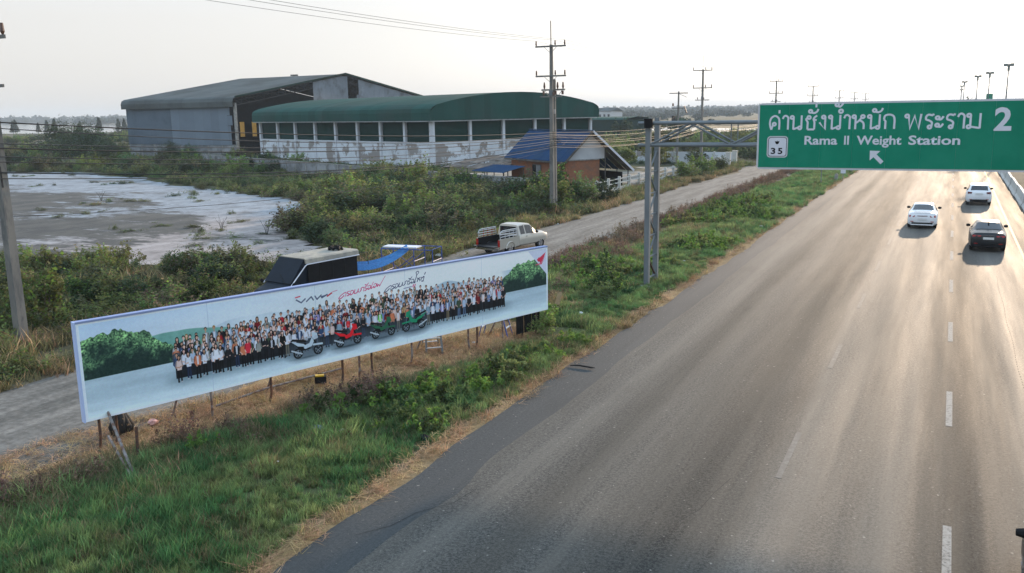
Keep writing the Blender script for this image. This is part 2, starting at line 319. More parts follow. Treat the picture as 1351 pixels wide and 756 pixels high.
def asphalt(name, c0, c1, warm, tracks=True):
    m = bpy.data.materials.new(name); m.use_nodes = True; n = m.node_tree.nodes; L = m.node_tree.links; b = n['Principled BSDF']
    tc = n.new('ShaderNodeTexCoord')
    def noise(s, st=(1, 1, 1), d=6, r=.6):
        mp = n.new('ShaderNodeMapping'); mp.inputs['Scale'].default_value = st; L.new(tc.outputs['Object'], mp.inputs[0])
        k = n.new('ShaderNodeTexNoise'); k.inputs['Scale'].default_value = s; k.inputs['Detail'].default_value = d; k.inputs['Roughness'].default_value = r; L.new(mp.outputs[0], k.inputs['Vector']); return k.outputs['Fac']
    def rampf(f, a, z, lo=0., hi=1.):
        r = n.new('ShaderNodeMapRange'); r.inputs[1].default_value = a; r.inputs[2].default_value = z; r.inputs[3].default_value = lo; r.inputs[4].default_value = hi; L.new(f, r.inputs[0]); return r.outputs[0]
    def mix(f, a, c, blend='MIX'):
        x = n.new('ShaderNodeMix'); x.data_type = 'RGBA'; x.blend_type = blend
        for s, k in ((f, 'Factor'), (a, 'A'), (c, 'B')):
            if hasattr(s, 'is_linked') or hasattr(s, 'links'): L.new(s, x.inputs[k])
            elif isinstance(s, tuple): x.inputs[k].default_value = (*s, 1)
            else: x.inputs[k].default_value = s
        return x.outputs['Result']
    agg = rampf(noise(15, d=6, r=.95), .45, .56)
    c = mix(agg, c0, c1)
    c = mix(rampf(noise(1.6, (1, .03, 1), 7, .7), .42, .60, 0, .55), c, warm)               # long pale streaks worn by traffic
    c = mix(rampf(noise(.5, (1, .3, 1), 6, .7), .52, .7, 0, .35), c, (c0[0] * .7, c0[1] * .7, c0[2] * .75))
    if tracks:
        sx = n.new('ShaderNodeSeparateXYZ'); L.new(tc.outputs['Object'], sx.inputs[0])
        k = n.new('ShaderNodeMath'); k.operation = 'MULTIPLY_ADD'; k.inputs[1].default_value = .9; k2_ = n.new('ShaderNodeMath'); k2_.operation = 'SUBTRACT'; k2_.inputs[1].default_value = .45; L.new(noise(.8, (1, .06, 1), 8, .75), k.inputs[0]); L.new(sx.outputs['X'], k.inputs[2]); L.new(k.outputs[0], k2_.inputs[0])
        mr = n.new('ShaderNodeMapRange'); mr.inputs[1].default_value = -9.5; mr.inputs[2].default_value = 6.5; L.new(k2_.outputs[0], mr.inputs[0])
        cr = n.new('ShaderNodeValToRGB'); el = cr.color_ramp.elements; cr.color_ramp.interpolation = 'EASE'; L.new(mr.outputs[0], cr.inputs[0])
        BANDS = [(-9.2, .80), (-8.0, .92), (-6.8, .66), (-6.0, .82), (-5.2, .70), (-4.3, .58), (-3.4, .70), (-2.7, 1.0), (-1.3, .84), (-.6, .95), (.1, .64), (.8, .54), (1.4, .70), (2.3, 1.0), (3.4, .80), (4.6, .55), (6.3, .5)]
        for i_, (xb, gb_) in enumerate(BANDS):
            e_ = el[i_] if i_ < 2 else el.new((xb + 9.5) / 16)
            e_.position = (xb + 9.5) / 16; e_.color = (gb_, gb_, gb_ * .99, 1)
        c = mix(1.0, c, cr.outputs[0], 'MULTIPLY'); c = mix(1.0, c, (1.16, 1.14, 1.10), 'MULTIPLY')
        L.new(rampf(cr.outputs[0], .50, 1.0, .04, .27), b.inputs['Specular IOR Level'])
    sp_ = rampf(noise(9, d=2, r=.5), .70, .74)                                            # pale grit and patches
    c = mix(sp_, c, (.24, .22, .19)); L.new(c, b.inputs['Base Color'])
    L.new(rampf(noise(1.2, (1, .04, 1)), .3, .7, .66, .80), b.inputs['Roughness']); b.inputs['Specular IOR Level'].default_value = .22
    bp = n.new('ShaderNodeBump'); bp.inputs['Strength'].default_value = .35; bp.inputs['Distance'].default_value = .02; L.new(noise(18, d=6, r=.9), bp.inputs['Height']); L.new(bp.outputs[0], b.inputs['Normal'])
    return m
def strip_mesh(name, x0f, x1f, ys, z, mat, thick=0):
    mb = MB(); o0, o1 = x0f, x1f; x0f = lambda v: o0(v) - bend(v); x1f = lambda v: o1(v) - bend(v); pts = [(x0f(v), v, z) for v in ys] + [(x1f(v), v, z) for v in ys]; k = len(ys)
    mb.add(pts, [(i, k + i, k + i + 1, i + 1) for i in range(k - 1)])
    if thick:
        pts = [(x0f(v), v, z) for v in ys] + [(x0f(v) - .04, v, z - thick) for v in ys]; mb.add(pts, [(i, i + 1, k + i + 1, k + i) for i in range(k - 1)])
    return struct(mb.build(name, mat))
def bend(y): t = min(1, max(0, (y - 135) / 120)); return 6.5 * t * t * (3 - 2 * t)
ysr = list(np.arange(-30, 60, .6)) + list(np.arange(60, 140, 2)) + list(np.arange(140, 1400, 30))
def nz1(v, s, seed): return float(fbm(v, seed * 7.7, s, seed)) - .5
strip_mesh('shoulder', lambda v: -10.15 + .55 * nz1(v, 2.5, 3) + .35 * nz1(v, 14, 4), lambda v: -8.4, ysr, 0.0,
           asphalt('old_asphalt', (.024, .028, .029), (.070, .074, .074), (.060, .064, .064), False), .06)
strip_mesh('road', lambda v: -8.95 + .30 * nz1(v, 5, 5) + .12 * nz1(v, .9, 6) + (.22 * max(0, 1 - abs(v - 15.2) / 1.8)), lambda v: 5.9 + 0 * v, ysr, 0.006,
           asphalt('worn_asphalt', (.036, .036, .034), (.132, .127, .116), (.126, .117, .102)))
defm('lane_paint', (.31, .29, .26), .8, .15, 8, col2=(.11, .105, .10), mix_scale=14, mix_lo=.50, mix_hi=.64, spec=.1)
defm('lane_faint', (.165, .160, .148), .72, .15, 8, col2=(.12, .115, .105), mix_scale=6, mix_lo=.38, mix_hi=.52, spec=.22)
defm('yellow_paint', (.50, .25, .06), .7, .15, 8, col2=(.14, .12, .10), mix_scale=12, mix_lo=.6, mix_hi=.75)
mk = MB(); yv = 16.0 - 8.9 * 3
while yv < 420:
    mk.bar((.44 - bend(yv - 1.5), yv - 1.5, .009), (.44 - bend(yv + 1.5), yv + 1.5, .009), .15, .004); yv += 8.9 if yv > 30 else 8.9
tag(mk.build('lane_marking', 'lane_paint'), kind='structure')
mk = MB(); yv = 20.0 - 9 * 5
while yv < 420:
    mk.bar((-2.83 - bend(yv - 1.5), yv - 1.5, .009), (-2.83 - bend(yv + 1.5), yv + 1.5, .009), .13, .004); yv += 9
tag(mk.build('lane_marking', 'lane_faint'), kind='structure')
mk = MB()
for yv in np.arange(-20, 400, 6): mk.bar((3.77 - bend(yv), yv, .009), (3.77 - bend(yv + 6), yv + 6.0, .009), .13, .004)
tag(mk.build('edge_line', 'yellow_paint'), kind='structure')
mk = MB()
for yv in np.arange(4, 46, .28):                # fine dotted crack sealing right of the middle line
    mk.box((2.28 + .02 * math.sin(yv), yv, .007), (2.30 + .02 * math.sin(yv), yv + .12, .0085))
mk.build('road_crack', 'rubber'); bpy.data.objects['road_crack']['kind'] = 'structure'

for pts_ in ([(-4.35, 14.6), (-4.2, 15.1), (-4.22, 15.6), (-3.98, 16.3), (-3.9, 17.2), (-3.75, 18.1)], [(-9.6, 12.6), (-9.2, 13.2), (-9.05, 13.9), (-8.6, 14.6), (-8.5, 15.4)]):
    mk = MB(); k_ = len(pts_); mk.add([(a, b_, .0085) for a, b_ in pts_] + [(a + .012 + .006 * (i % 2), b_, .0085) for i, (a, b_) in enumerate(pts_)], [(i, k_ + i, k_ + i + 1, i + 1) for i in range(k_ - 1)]); mk.build('road_crack', 'rubber')['kind'] = 'structure'

# dirt road with ruts
def dirt_mat():
    m = bpy.data.materials.new('packed_dirt'); m.use_nodes = True; n = m.node_tree.nodes; L = m.node_tree.links; b = n['Principled BSDF']
    b.inputs['Roughness'].default_value = .95; b.inputs['Specular IOR Level'].default_value = .15; tc = n.new('ShaderNodeTexCoord')
    def noise(s, st=(1, 1, 1), d=8, r=.65):
        mp = n.new('ShaderNodeMapping'); mp.inputs['Scale'].default_value = st; L.new(tc.outputs['Object'], mp.inputs[0])
        k = n.new('ShaderNodeTexNoise'); k.inputs['Scale'].default_value = s; k.inputs['Detail'].default_value = d; k.inputs['Roughness'].default_value = r; L.new(mp.outputs[0], k.inputs['Vector']); return k.outputs['Fac']
    r = n.new('ShaderNodeValToRGB'); e = r.color_ramp.elements; e[0].position = .36; e[1].position = .64; e[0].color = (.125, .122, .112, 1); e[1].color = (.245, .235, .215, 1); L.new(noise(1.2, (1, .12, 1)), r.inputs[0])
    r2 = n.new('ShaderNodeValToRGB'); e = r2.color_ramp.elements; e[0].position = .4; e[1].position = .62; e[0].color = (.62, .60, .58, 1); e[1].color = (1.05, 1.03, 1, 1); L.new(noise(5), r2.inputs[0])
    x = n.new('ShaderNodeMix'); x.data_type = 'RGBA'; x.blend_type = 'MULTIPLY'; x.inputs['Factor'].default_value = .8; L.new(r.outputs[0], x.inputs['A']); L.new(r2.outputs[0], x.inputs['B']); L.new(x.outputs['Result'], b.inputs['Base Color'])
    bp = n.new('ShaderNodeBump'); bp.inputs['Strength'].default_value = .7; bp.inputs['Distance'].default_value = .05; L.new(noise(4, (1, .4, 1)), bp.inputs['Height']); L.new(bp.outputs[0], b.inputs['Normal'])
    return m
def dx0(y): return -24.7 + 1.1 * nz1(y, 9, 8) + 1.6 * max(0, (y - 85) / 30) ** 1.5 * (y < 125) - 6 * max(0, (y - 112) / 14)
def dx1(y): return -18.3 + 1.2 * nz1(y, 7, 9) + .35 * nz1(y, 1.2, 10) + max(0, (y - 60) / 26)
ysd = list(np.arange(-10, 80, .4)) + list(np.arange(80, 128, 1.0)); nc = 22; mb = MB(); pts = []
for v in ysd:
    a, b_ = dx0(v), dx1(v)
    for j in range(nc):
        t = j / (nc - 1); xx = a + (b_ - a) * t; e = min(t, 1 - t) * 10
        zz = -.035 + .035 * min(1, e) - .03 * math.exp(-((t - .38) / .05) ** 2) - .03 * math.exp(-((t - .68) / .05) ** 2) + .03 * float(fbm(xx, v * .4, .9, 12)) - .02
        pts.append((xx, v, zz))
k = len(ysd); mb.add(pts, [(i * nc + j, i * nc + j + 1, (i + 1) * nc + j + 1, (i + 1) * nc + j) for i in range(k - 1) for j in range(nc - 1)])
MAT['packed_dirt'] = dirt_mat(); struct(mb.build('dirt_road', 'packed_dirt', smooth=True))

def salt_mat():
    m = bpy.data.materials.new('salt_crust'); m.use_nodes = True; n = m.node_tree.nodes; L = m.node_tree.links; b = n['Principled BSDF']
    b.inputs['Roughness'].default_value = .8; tc = n.new('ShaderNodeTexCoord')
    def noise(s, st=(1, 1, 1), d=9, r=.62, off=0):
        mp = n.new('ShaderNodeMapping'); mp.inputs['Scale'].default_value = st; mp.inputs['Rotation'].default_value = (0, 0, .45); mp.inputs['Location'].default_value = (off, 0, 0); L.new(tc.outputs['Object'], mp.inputs[0])
        k = n.new('ShaderNodeTexNoise'); k.inputs['Scale'].default_value = s; k.inputs['Detail'].default_value = d; k.inputs['Roughness'].default_value = r; L.new(mp.outputs[0], k.inputs['Vector']); return k.outputs['Fac']
    at = n.new('ShaderNodeAttribute'); at.attribute_name = 'crust'
    sp = n.new('ShaderNodeSeparateColor'); L.new(at.outputs['Color'], sp.inputs[0])
    s = n.new('ShaderNodeMath'); s.operation = 'ADD'; L.new(noise(.11, (.7, 1.6, 1)), s.inputs[0]); L.new(sp.outputs['Red'], s.inputs[1])
    s2 = n.new('ShaderNodeMath'); s2.operation = 'MULTIPLY_ADD'; s2.inputs[1].default_value = .72; L.new(noise(.75, (.6, 1.4, 1), 12, .74, off=3), s2.inputs[0]); L.new(s.outputs[0], s2.inputs[2])
    mr = n.new('ShaderNodeMapRange'); mr.inputs[1].default_value = .95; mr.inputs[2].default_value = 1.04; L.new(s2.outputs[0], mr.inputs[0])
    mud = n.new('ShaderNodeValToRGB'); e = mud.color_ramp.elements; e[0].position = .4; e[1].position = .65; e[0].color = (.030, .029, .025, 1); e[1].color = (.082, .076, .062, 1); L.new(noise(.5, (1, .6, 1)), mud.inputs[0])
    cr = n.new('ShaderNodeMix'); cr.data_type = 'RGBA'; cr.inputs['A'].default_value = (.285, .315, .345, 1); cr.inputs['B'].default_value = (.36, .315, .295, 1); L.new(sp.outputs['Green'], cr.inputs['Factor'])
    f2 = n.new('ShaderNodeMix'); f2.data_type = 'RGBA'; f2.blend_type = 'MULTIPLY'; f2.inputs['Factor'].default_value = .9; L.new(cr.outputs['Result'], f2.inputs['A'])
    r3 = n.new('ShaderNodeValToRGB'); e = r3.color_ramp.elements; e[0].position = .35; e[1].position = .6; e[0].color = (.42, .40, .38, 1); L.new(noise(.8, (.8, .5, 1), 12, .75, off=9), r3.inputs[0]); L.new(r3.outputs[0], f2.inputs['B'])
    x = n.new('ShaderNodeMix'); x.data_type = 'RGBA'; L.new(mr.outputs[0], x.inputs['Factor']); L.new(mud.outputs[0], x.inputs['A']); L.new(f2.outputs['Result'], x.inputs['B']); L.new(x.outputs['Result'], b.inputs['Base Color'])
    bp = n.new('ShaderNodeBump'); bp.inputs['Strength'].default_value = .6; bp.inputs['Distance'].default_value = .08; L.new(noise(3), bp.inputs['Height']); L.new(bp.outputs[0], b.inputs['Normal'])
    return m
MAT['salt_crust'] = salt_mat()
sx_ = np.arange(-172, -30, 1.0); sy_ = np.arange(26, 94, 1.0); mb = MB(); 
SX, SY = np.meshgrid(sx_, sy_, indexing='ij'); jx = (fbm(SX, SY, 3, 21) - .5) * 3 + (fbm(SX, SY, 13, 24) - .5) * 9; jy = (fbm(SX, SY, 3, 22) - .5) * 3 + (fbm(SX, SY, 11, 25) - .5) * 9
inn = inpoly(SX + jx, SY + jy, SALT); I = np.arange(SX.size).reshape(SX.shape)
keep = inn[:-1, :-1] & inn[1:, :-1] & inn[1:, 1:] & inn[:-1, 1:]
jx2 = (vnoise(SX, SY, .6, 31) - .5) * .8; jy2 = (vnoise(SX, SY, .6, 32) - .5) * .8
mb.v = [(float(a), float(b), float(-.06 + .05 * c)) for a, b, c in zip((SX + jx2).ravel(), (SY + jy2).ravel(), fbm(SX, SY, 5, 23).ravel())]
mb.f = [tuple(int(q) for q in r) for r in np.stack([I[:-1, :-1][keep], I[1:, :-1][keep], I[1:, 1:][keep], I[:-1, 1:][keep]], 1)]; mb.mi = [0] * len(mb.f)
sfo = struct(mb.build('salt_flat', 'salt_crust', smooth=True))
vx = np.array([v.co.x for v in sfo.data.vertices]); vy = np.array([v.co.y for v in sfo.data.vertices])
depth = vx * -.6 + vy * .8                     # distance away from the camera along the view
MUD = [(-130, 60), (-95.9, 68), (-83.1, 65), (-68.6, 61), (-57, 55), (-52.2, 51.7), (-48.8, 47.5), (-47.5, 43.5), (-45.0, 37.5), (-42.6, 33.0), (-44.5, 26), (-130, 26)]
def pdist(px, py, poly):
    d = np.full(px.shape, 1e9)
    for i in range(len(poly)):
        (x0, y0), (x1, y1) = poly[i], poly[(i + 1) % len(poly)]; L2 = (x1 - x0) ** 2 + (y1 - y0) ** 2; t = np.clip(((px - x0) * (x1 - x0) + (py - y0) * (y1 - y0)) / L2, 0, 1); d = np.minimum(d, np.hypot(px - x0 - t * (x1 - x0), py - y0 - t * (y1 - y0)))
    return d
sd_ = pdist(vx, vy, MUD) * np.where(inpoly(vx, vy, MUD), -1, 1); scl_ = np.where(vy > 56, 14, 6.0)
red = .145 + np.clip(sd_ / scl_ * .5, -.11, .115)
pink = np.clip((vx + 60) / 12, 0, 1) * np.clip((60 - vy) / 10, 0, 1)
cc = sfo.data.color_attributes.new('crust', 'FLOAT_COLOR', 'POINT'); cc.data.foreach_set('color', np.stack([red, pink, red * 0, red * 0 + 1], 1).astype(np.float32).ravel())
wm = M('pond_water', (.10, .11, .11), .08, .1, .05, spec=.8, bump=.05, bscale=.6)
for i, p in enumerate(PONDS): sheet('pond', jag(p, 12, 3, 40 + i), .02 + .0 * i, wm)

# ------------------------------------------------------------------ foliage prototypes (kept out of the scene, only instanced or linked)
def tint_attr(me, cols):
    a = me.color_attributes.new('tint', 'FLOAT_COLOR', 'POINT'); a.data.foreach_set('color', np.asarray(cols, np.float32).ravel())
def mesh_np(name, V, F, mats, tint, mi=None):
    me = bpy.data.meshes.new(name); me.from_pydata(V.tolist(), [], F.tolist() if hasattr(F, 'tolist') else F)
    for m in mats: me.materials.append(MAT[m])
    if mi is not None: me.polygons.foreach_set('material_index', np.asarray(mi, np.int32))
    t = np.ones((len(V), 4)); t[:, :3] = tint[:, None] if tint.ndim == 1 else tint; tint_attr(me, t); me.update(); return me
def leaf_quads(C, size, rng, flat=.5, asp=1.7, fold=True):
    """one small bent leaf (two triangles along the vein) at each centre"""
    n = len(C); a = rng.normal(size=(n, 3)); a[:, 2] *= flat; a /= np.linalg.norm(a, axis=1)[:, None]
    b = rng.normal(size=(n, 3)); b -= (b * a).sum(1)[:, None] * a; b /= np.linalg.norm(b, axis=1)[:, None]
    s = size * rng.uniform(.6, 1.3, n)[:, None]; nn = np.cross(a, b)
    V = np.stack([C - a * s * asp / 2, C + b * s * .5 + nn * s * .12, C + a * s * asp / 2, C - b * s * .5 + nn * s * .12], 1).reshape(-1, 3)
    F = (np.arange(n)[:, None] * 4 + np.array([[0, 1, 2, 3]])); return V, F
def bush_mesh(name, seed, n=900, rx=1.0, hz=1.3, leaf=.085, clumps=14, mat='leaf_green', mat2=None, open_=.35, sprays=8):
    rng = np.random.default_rng(seed)
    cc = rng.normal(size=(clumps, 3)) * np.array([rx * .45, rx * .45, hz * .22]); cc[:, 2] = np.abs(cc[:, 2]) + hz * rng.uniform(.15, .75, clumps) * (1 - .4 * np.clip(np.hypot(cc[:, 0], cc[:, 1]) / rx, 0, 1))
    rr = rng.uniform(.22, .45, clumps) * rx
    k = rng.integers(0, clumps, n); d = rng.normal(size=(n, 3)); d /= np.linalg.norm(d, axis=1)[:, None]
    C = cc[k] + d * (rr[k] * rng.uniform(open_, 1.0, n) ** .5)[:, None] * np.array([1, 1, .8])
    tint = (.75 + .5 * rng.random(clumps))[k] * rng.uniform(.75, 1.25, n)
    # shoots rising above the outline
    for s in range(sprays):
        j = rng.integers(0, clumps); base = cc[j] + np.array([0, 0, rr[j] * .6]); dr = np.array([rng.normal() * .35, rng.normal() * .35, 1.0]); m_ = 16
        t = rng.uniform(0, 1, m_)[:, None]; P = base + dr * t * rx * rng.uniform(.25, .6) + rng.normal(size=(m_, 3)) * .05 * rx; C = np.vstack([C, P]); tint = np.concatenate([tint, np.full(m_, rng.uniform(.9, 1.4))])
    C[:, 2] = np.maximum(C[:, 2], .03)
    V, F = leaf_quads(C, leaf, rng); mi = np.zeros(len(F), int)
    if mat2: mi[rng.random(len(F)) < .25] = 1
    T = np.repeat(tint, 4)
    # stems
    mb = MB()
    for s in range(7):
        j = rng.integers(0, clumps); q = cc[j]; p0 = np.array([rng.normal() * .08, rng.normal() * .08, -.15]); mid = (p0 + q) / 2 + rng.normal(size=3) * .08; mb.tube([p0, mid, q], .02 * rx + .006, 4, False, r2=.005)
    o = len(V); V = np.vstack([V, np.array([tuple(v) for v in mb.v])]); FF = F.tolist() + [[o + i for i in f] for f in mb.f]
    mats = [mat] + ([mat2] if mat2 else []) + ['bark']; mi = np.concatenate([mi, np.full(len(mb.f), len(mats) - 1)]); T = np.concatenate([T, np.ones(len(mb.v))])
    return mesh_np(name, V, FF, mats, T, mi)
def blades_mesh(name, seed, n, spread, h, wid, lean, mat, flat=False, mat2=None):
    rng = np.random.default_rng(seed); V = []; F = []; T = []; mi = []
    for i in range(n):
        r = spread * math.sqrt(rng.random()); a = rng.random() * 2 * PI; b = np.array([r * math.cos(a), r * math.sin(a), -.02]); hh = h * rng.uniform(.45, 1.15)
        if flat: b[2] = rng.uniform(0, h * .5); hh = h * rng.uniform(.6, 2.2)
        th = rng.random() * 2 * PI; ln = lean * rng.uniform(.4, 1.3); d = np.array([math.cos(th), math.sin(th), 0]); s = np.array([-d[1], d[0], 0]) * wid * rng.uniform(.6, 1.2)
        up = 1.0 if not flat else rng.uniform(.02, .3)
        p1 = b + np.array([0, 0, hh * .5 * up]) + d * ln * hh * .28; p2 = b + np.array([0, 0, hh * (.88 if not flat else up * .6)]) + d * ln * hh * (.9 if not flat else 1.4)
        o = len(V); V += [b - s, b + s, p1 + s * .8, p1 - s * .8, p2]; F += [(o, o + 1, o + 2, o + 3), (o + 3, o + 2, o + 4)]
        t = rng.uniform(.7, 1.35); T += [t * .75, t * .75, t, t, t * 1.15]; q = 1 if (mat2 and rng.random() < .3) else 0; mi += [q, q]
    return mesh_np(name, np.array(V), F, [mat] + ([mat2] if mat2 else []), np.array(T), mi)
PC = {}
def proto(coll, me):
    if coll not in PC: PC[coll] = bpy.data.collections.new(coll)
    o = bpy.data.objects.new('%s_%02d' % (coll, len(PC[coll].objects)), me); PC[coll].objects.link(o); return me
for i in range(5): proto('tufts', blades_mesh('tuft', 10 + i, 80, .24, .29, .0085, .85, 'grass_green', mat2='grass_olive' if i > 2 else None))
for i in range(2): proto('tufts', blades_mesh('tuft', 20 + i, 50, .22, .44, .010, .6, 'grass_green'))
proto('tufts', blades_mesh('tuft', 30, 40, .22, .40, .010, .8, 'grass_olive'))
for i in range(3): proto('olive', blades_mesh('tuft', 35 + i, 50, .28, .38, .010, .9, 'grass_olive', mat2='straw' if i else None))
for i in range(4): proto('strawp', blades_mesh('straw_tuft', 40 + i, 34, .3, .17, .007, 1.0, 'straw', True))
proto('strawp', blades_mesh('straw_tuft', 45, 34, .25, .3, .006, 1.0, 'straw', mat2='grass_olive'))
for i in range(4): proto('weeds', bush_mesh('weed', 50 + i, 330, .38, .42, .055, 9, 'leaf_bright' if i < 2 else 'leaf_green', sprays=4))
for i in range(4): proto('deadp', bush_mesh('dead_weed', 60 + i, 420, .5, .42, .035, 9, 'dead', 'leaf_brown', sprays=6))
for i in range(3): proto('deadp', blades_mesh('dead_twigs', 66 + i, 70, .35, .45, .006, 1.0, 'dead', mat2='straw'))
MIX = [('leaf_green', 'leaf_bright'), ('leaf_dark', 'leaf_green'), ('leaf_green', 'leaf_bright'), ('leaf_brown', 'leaf_green'), ('leaf_dark', None), ('leaf_green', 'leaf_brown')]
for i, (a, b_) in enumerate(MIX): proto('bushes', bush_mesh('bush_a', 70 + i, 1500, 1.0, 1.25, .075, 17, a, b_, sprays=14))
for i, (a, b_) in enumerate(MIX[:4]): proto('lowscrub', bush_mesh('scrub_a', 90 + i, 900, 1.0, .6, .06, 16, ['leaf_brown', 'leaf_green', 'grass_olive', 'leaf_dark'][i], b_, sprays=10))
def tree_crown_mesh(name, seed, n=3000, rx=1.0, hz=1.2, leaf=.06, mat='far_leaf'):
    return bush_mesh(name, seed, n, rx, hz, leaf, 22, mat, None, .2, 6)
for i in range(4): proto('fartrees', bush_mesh('far_tree', 100 + i, 420, 1.0, 1.1, .19, 14, 'far_leaf', None, .2, 5))

for i in range(3): proto('bigbush', bush_mesh('big_bush', 120 + i, 9000, 1.0, 1.2, .034, 40, 'leaf_dark', 'leaf_green', .3, 24))
def scatter(name, coll, P, scl, rot=None, seed=0, idx=None, tilt=.12, label=None):
    """one object of kind stuff: a cloud of points, each carrying one plant"""
    P = np.asarray(P, float); n = len(P); rng = np.random.default_rng(seed)
    me = bpy.data.meshes.new(name); me.vertices.add(n); me.vertices.foreach_set('co', P.astype(np.float32).ravel())
    r = np.stack([rng.normal(size=n) * tilt, rng.normal(size=n) * tilt, rng.uniform(0, 2 * PI, n)], 1)
    a = me.attributes.new('rot', 'FLOAT_VECTOR', 'POINT'); a.data.foreach_set('vector', r.astype(np.float32).ravel())
    s = np.asarray(scl, float); s = np.repeat(s[:, None], 3, 1) if s.ndim == 1 else s
    a = me.attributes.new('scl', 'FLOAT_VECTOR', 'POINT'); a.data.foreach_set('vector', s.astype(np.float32).ravel())
    k = len(PC[coll].objects); ii = rng.integers(0, k, n) if idx is None else idx
    a = me.attributes.new('idx', 'INT', 'POINT'); a.data.foreach_set('value', ii.astype(np.int32))
    o = bpy.data.objects.new(name, me); COL.objects.link(o); o['kind'] = 'stuff'
    if label: o['label'] = label
    ng = bpy.data.node_groups.new(name, 'GeometryNodeTree'); ng.interface.new_socket('Geometry', in_out='INPUT', socket_type='NodeSocketGeometry'); ng.interface.new_socket('Geometry', in_out='OUTPUT', socket_type='NodeSocketGeometry')
    N = ng.nodes; L = ng.links; gi = N.new('NodeGroupInput'); gout = N.new('NodeGroupOutput')
    ci = N.new('GeometryNodeCollectionInfo'); ci.inputs['Collection'].default_value = PC[coll]; ci.inputs['Separate Children'].default_value = True; ci.inputs['Reset Children'].default_value = True
    ip = N.new('GeometryNodeInstanceOnPoints'); ip.inputs['Pick Instance'].default_value = True
    def na(nm, ty):
        q = N.new('GeometryNodeInputNamedAttribute'); q.data_type = ty; q.inputs['Name'].default_value = nm; return q.outputs['Attribute']
    mp = N.new('GeometryNodeMeshToPoints'); L.new(gi.outputs[0], mp.inputs['Mesh']); L.new(mp.outputs[0], ip.inputs['Points']); L.new(ci.outputs[0], ip.inputs['Instance'])
    L.new(na('idx', 'INT'), ip.inputs['Instance Index'])
    e2r = N.new('FunctionNodeEulerToRotation'); L.new(na('rot', 'FLOAT_VECTOR'), e2r.inputs[0]); L.new(e2r.outputs[0], ip.inputs['Rotation'])
    L.new(na('scl', 'FLOAT_VECTOR'), ip.inputs['Scale']); L.new(ip.outputs[0], gout.inputs[0])
    md = o.modifiers.new('scatter', 'NODES'); md.node_group = ng
    return o
def pts_in(x0, x1, y0, y1, n, seed):
    r = np.random.default_rng(seed); return r.uniform(x0, x1, n), r.uniform(y0, y1, n), r

# verge grass: denser and larger near, patchy further
def bb_x(y): return -17.84 + (y - 13.39) * (5.18 / 15.16)          # the billboard's line on the ground
X, Y, r = pts_in(-19.5, -9.9, 6, 48, 22000, 1)
n = fbm(X, Y, 2.6, 1); n3 = fbm(X, Y, 9, 41)
edge = -10.62 + (fbm(Y, Y * 0, 3, 6) - .5) * .9
dryline = np.where(Y < 29.5, bb_x(Y) + 1.0 + (n - .5) * 2.4, -17.0 + (n3 - .5) * 5)
keep = (X < edge) & (X > dryline) & (r.random(X.size) < .35 + .9 * n)
X, Y, n = X[keep], Y[keep], n[keep]
scatter('verge_grass', 'tufts', np.stack([X, Y, ground_z(X, Y)], 1), (.35 + 1.1 * n ** 1.3) * np.random.default_rng(2).uniform(.6, 1.25, X.size), seed=3, label='green grass of the verge')
X, Y, r = pts_in(-17.5, -9.9, 48, 150, 9000, 4); n = fbm(X, Y, 3.5, 1); keep = (X < -10.5 + (n - .5)) & (X > -16.4 + (fbm(X, Y, 6, 43) - .5) * 3) & (r.random(X.size) < .25 + n); X, Y, n = X[keep], Y[keep], n[keep]
scatter('verge_grass', 'tufts', np.stack([X, Y, ground_z(X, Y)], 1), (.65 + .9 * n), seed=5, label='green grass of the far verge')
X, Y, r = pts_in(-20.5, -10.2, 8, 60, 4200, 6); n = fbm(X, Y, 1.8, 8)
band = ((X < bb_x(Y) + 3.0) & (Y < 36) & (X > np.maximum(bb_x(Y) + .6, -18.2))) | ((Y >= 30) & (X < -14.5 + (n - .5) * 3) & (X > -18.3))
keep = band & (n > .42); X, Y, n = X[keep], Y[keep], n[keep]
scatter('dry_grass', 'olive', np.stack([X, Y, ground_z(X, Y)], 1), .5 + .8 * n, seed=7, label='olive and yellowing grass behind the green verge')
# straw: under the banner, along the asphalt edge
X, Y, r = pts_in(-20.5, -13, 9, 33, 11000, 8); n = fbm(X, Y, 1.5, 9)
keep = (X < bb_x(Y) + 1.15 + (fbm(X, Y, 2.2, 19) - .5) * 1.6) & (X > np.maximum(bb_x(Y) - 2.0, -19.6 + .1 * (Y - 13))) & (r.random(X.size) < n * 1.3); X1, Y1 = X[keep], Y[keep]
X, Y, r = pts_in(-11.2, -9.8, 6, 120, 7500, 9); n = fbm(X, Y, 1.5, 9); keep = (np.abs(X + 10.40 - (fbm(Y, Y * 0, 3, 6) - .5) * .7) < .08 + .22 * n) & (r.random(X.size) < .75 - Y / 220)
X1 = np.concatenate([X1, X[keep]]); Y1 = np.concatenate([Y1, Y[keep]])
scatter('straw', 'strawp', np.stack([X1, Y1, ground_z(X1, Y1) + .02], 1), np.random.default_rng(3).uniform(.55, 1.15, X1.size), seed=10, tilt=.2, label='cut dry straw')
# leafy weeds on the verge
X, Y, r = pts_in(-17.5, -11, 10, 80, 1500, 12); n = fbm(X, Y, 5, 14); keep = (n > .56) & (X > np.where(Y < 30, bb_x(Y) + 1.8, -18)); X, Y, n = X[keep], Y[keep], n[keep]
scatter('leafy_weeds', 'weeds', np.stack([X, Y, ground_z(X, Y)], 1), r.uniform(.5, 1.25, X.size), seed=13, label='leafy weeds in the verge')
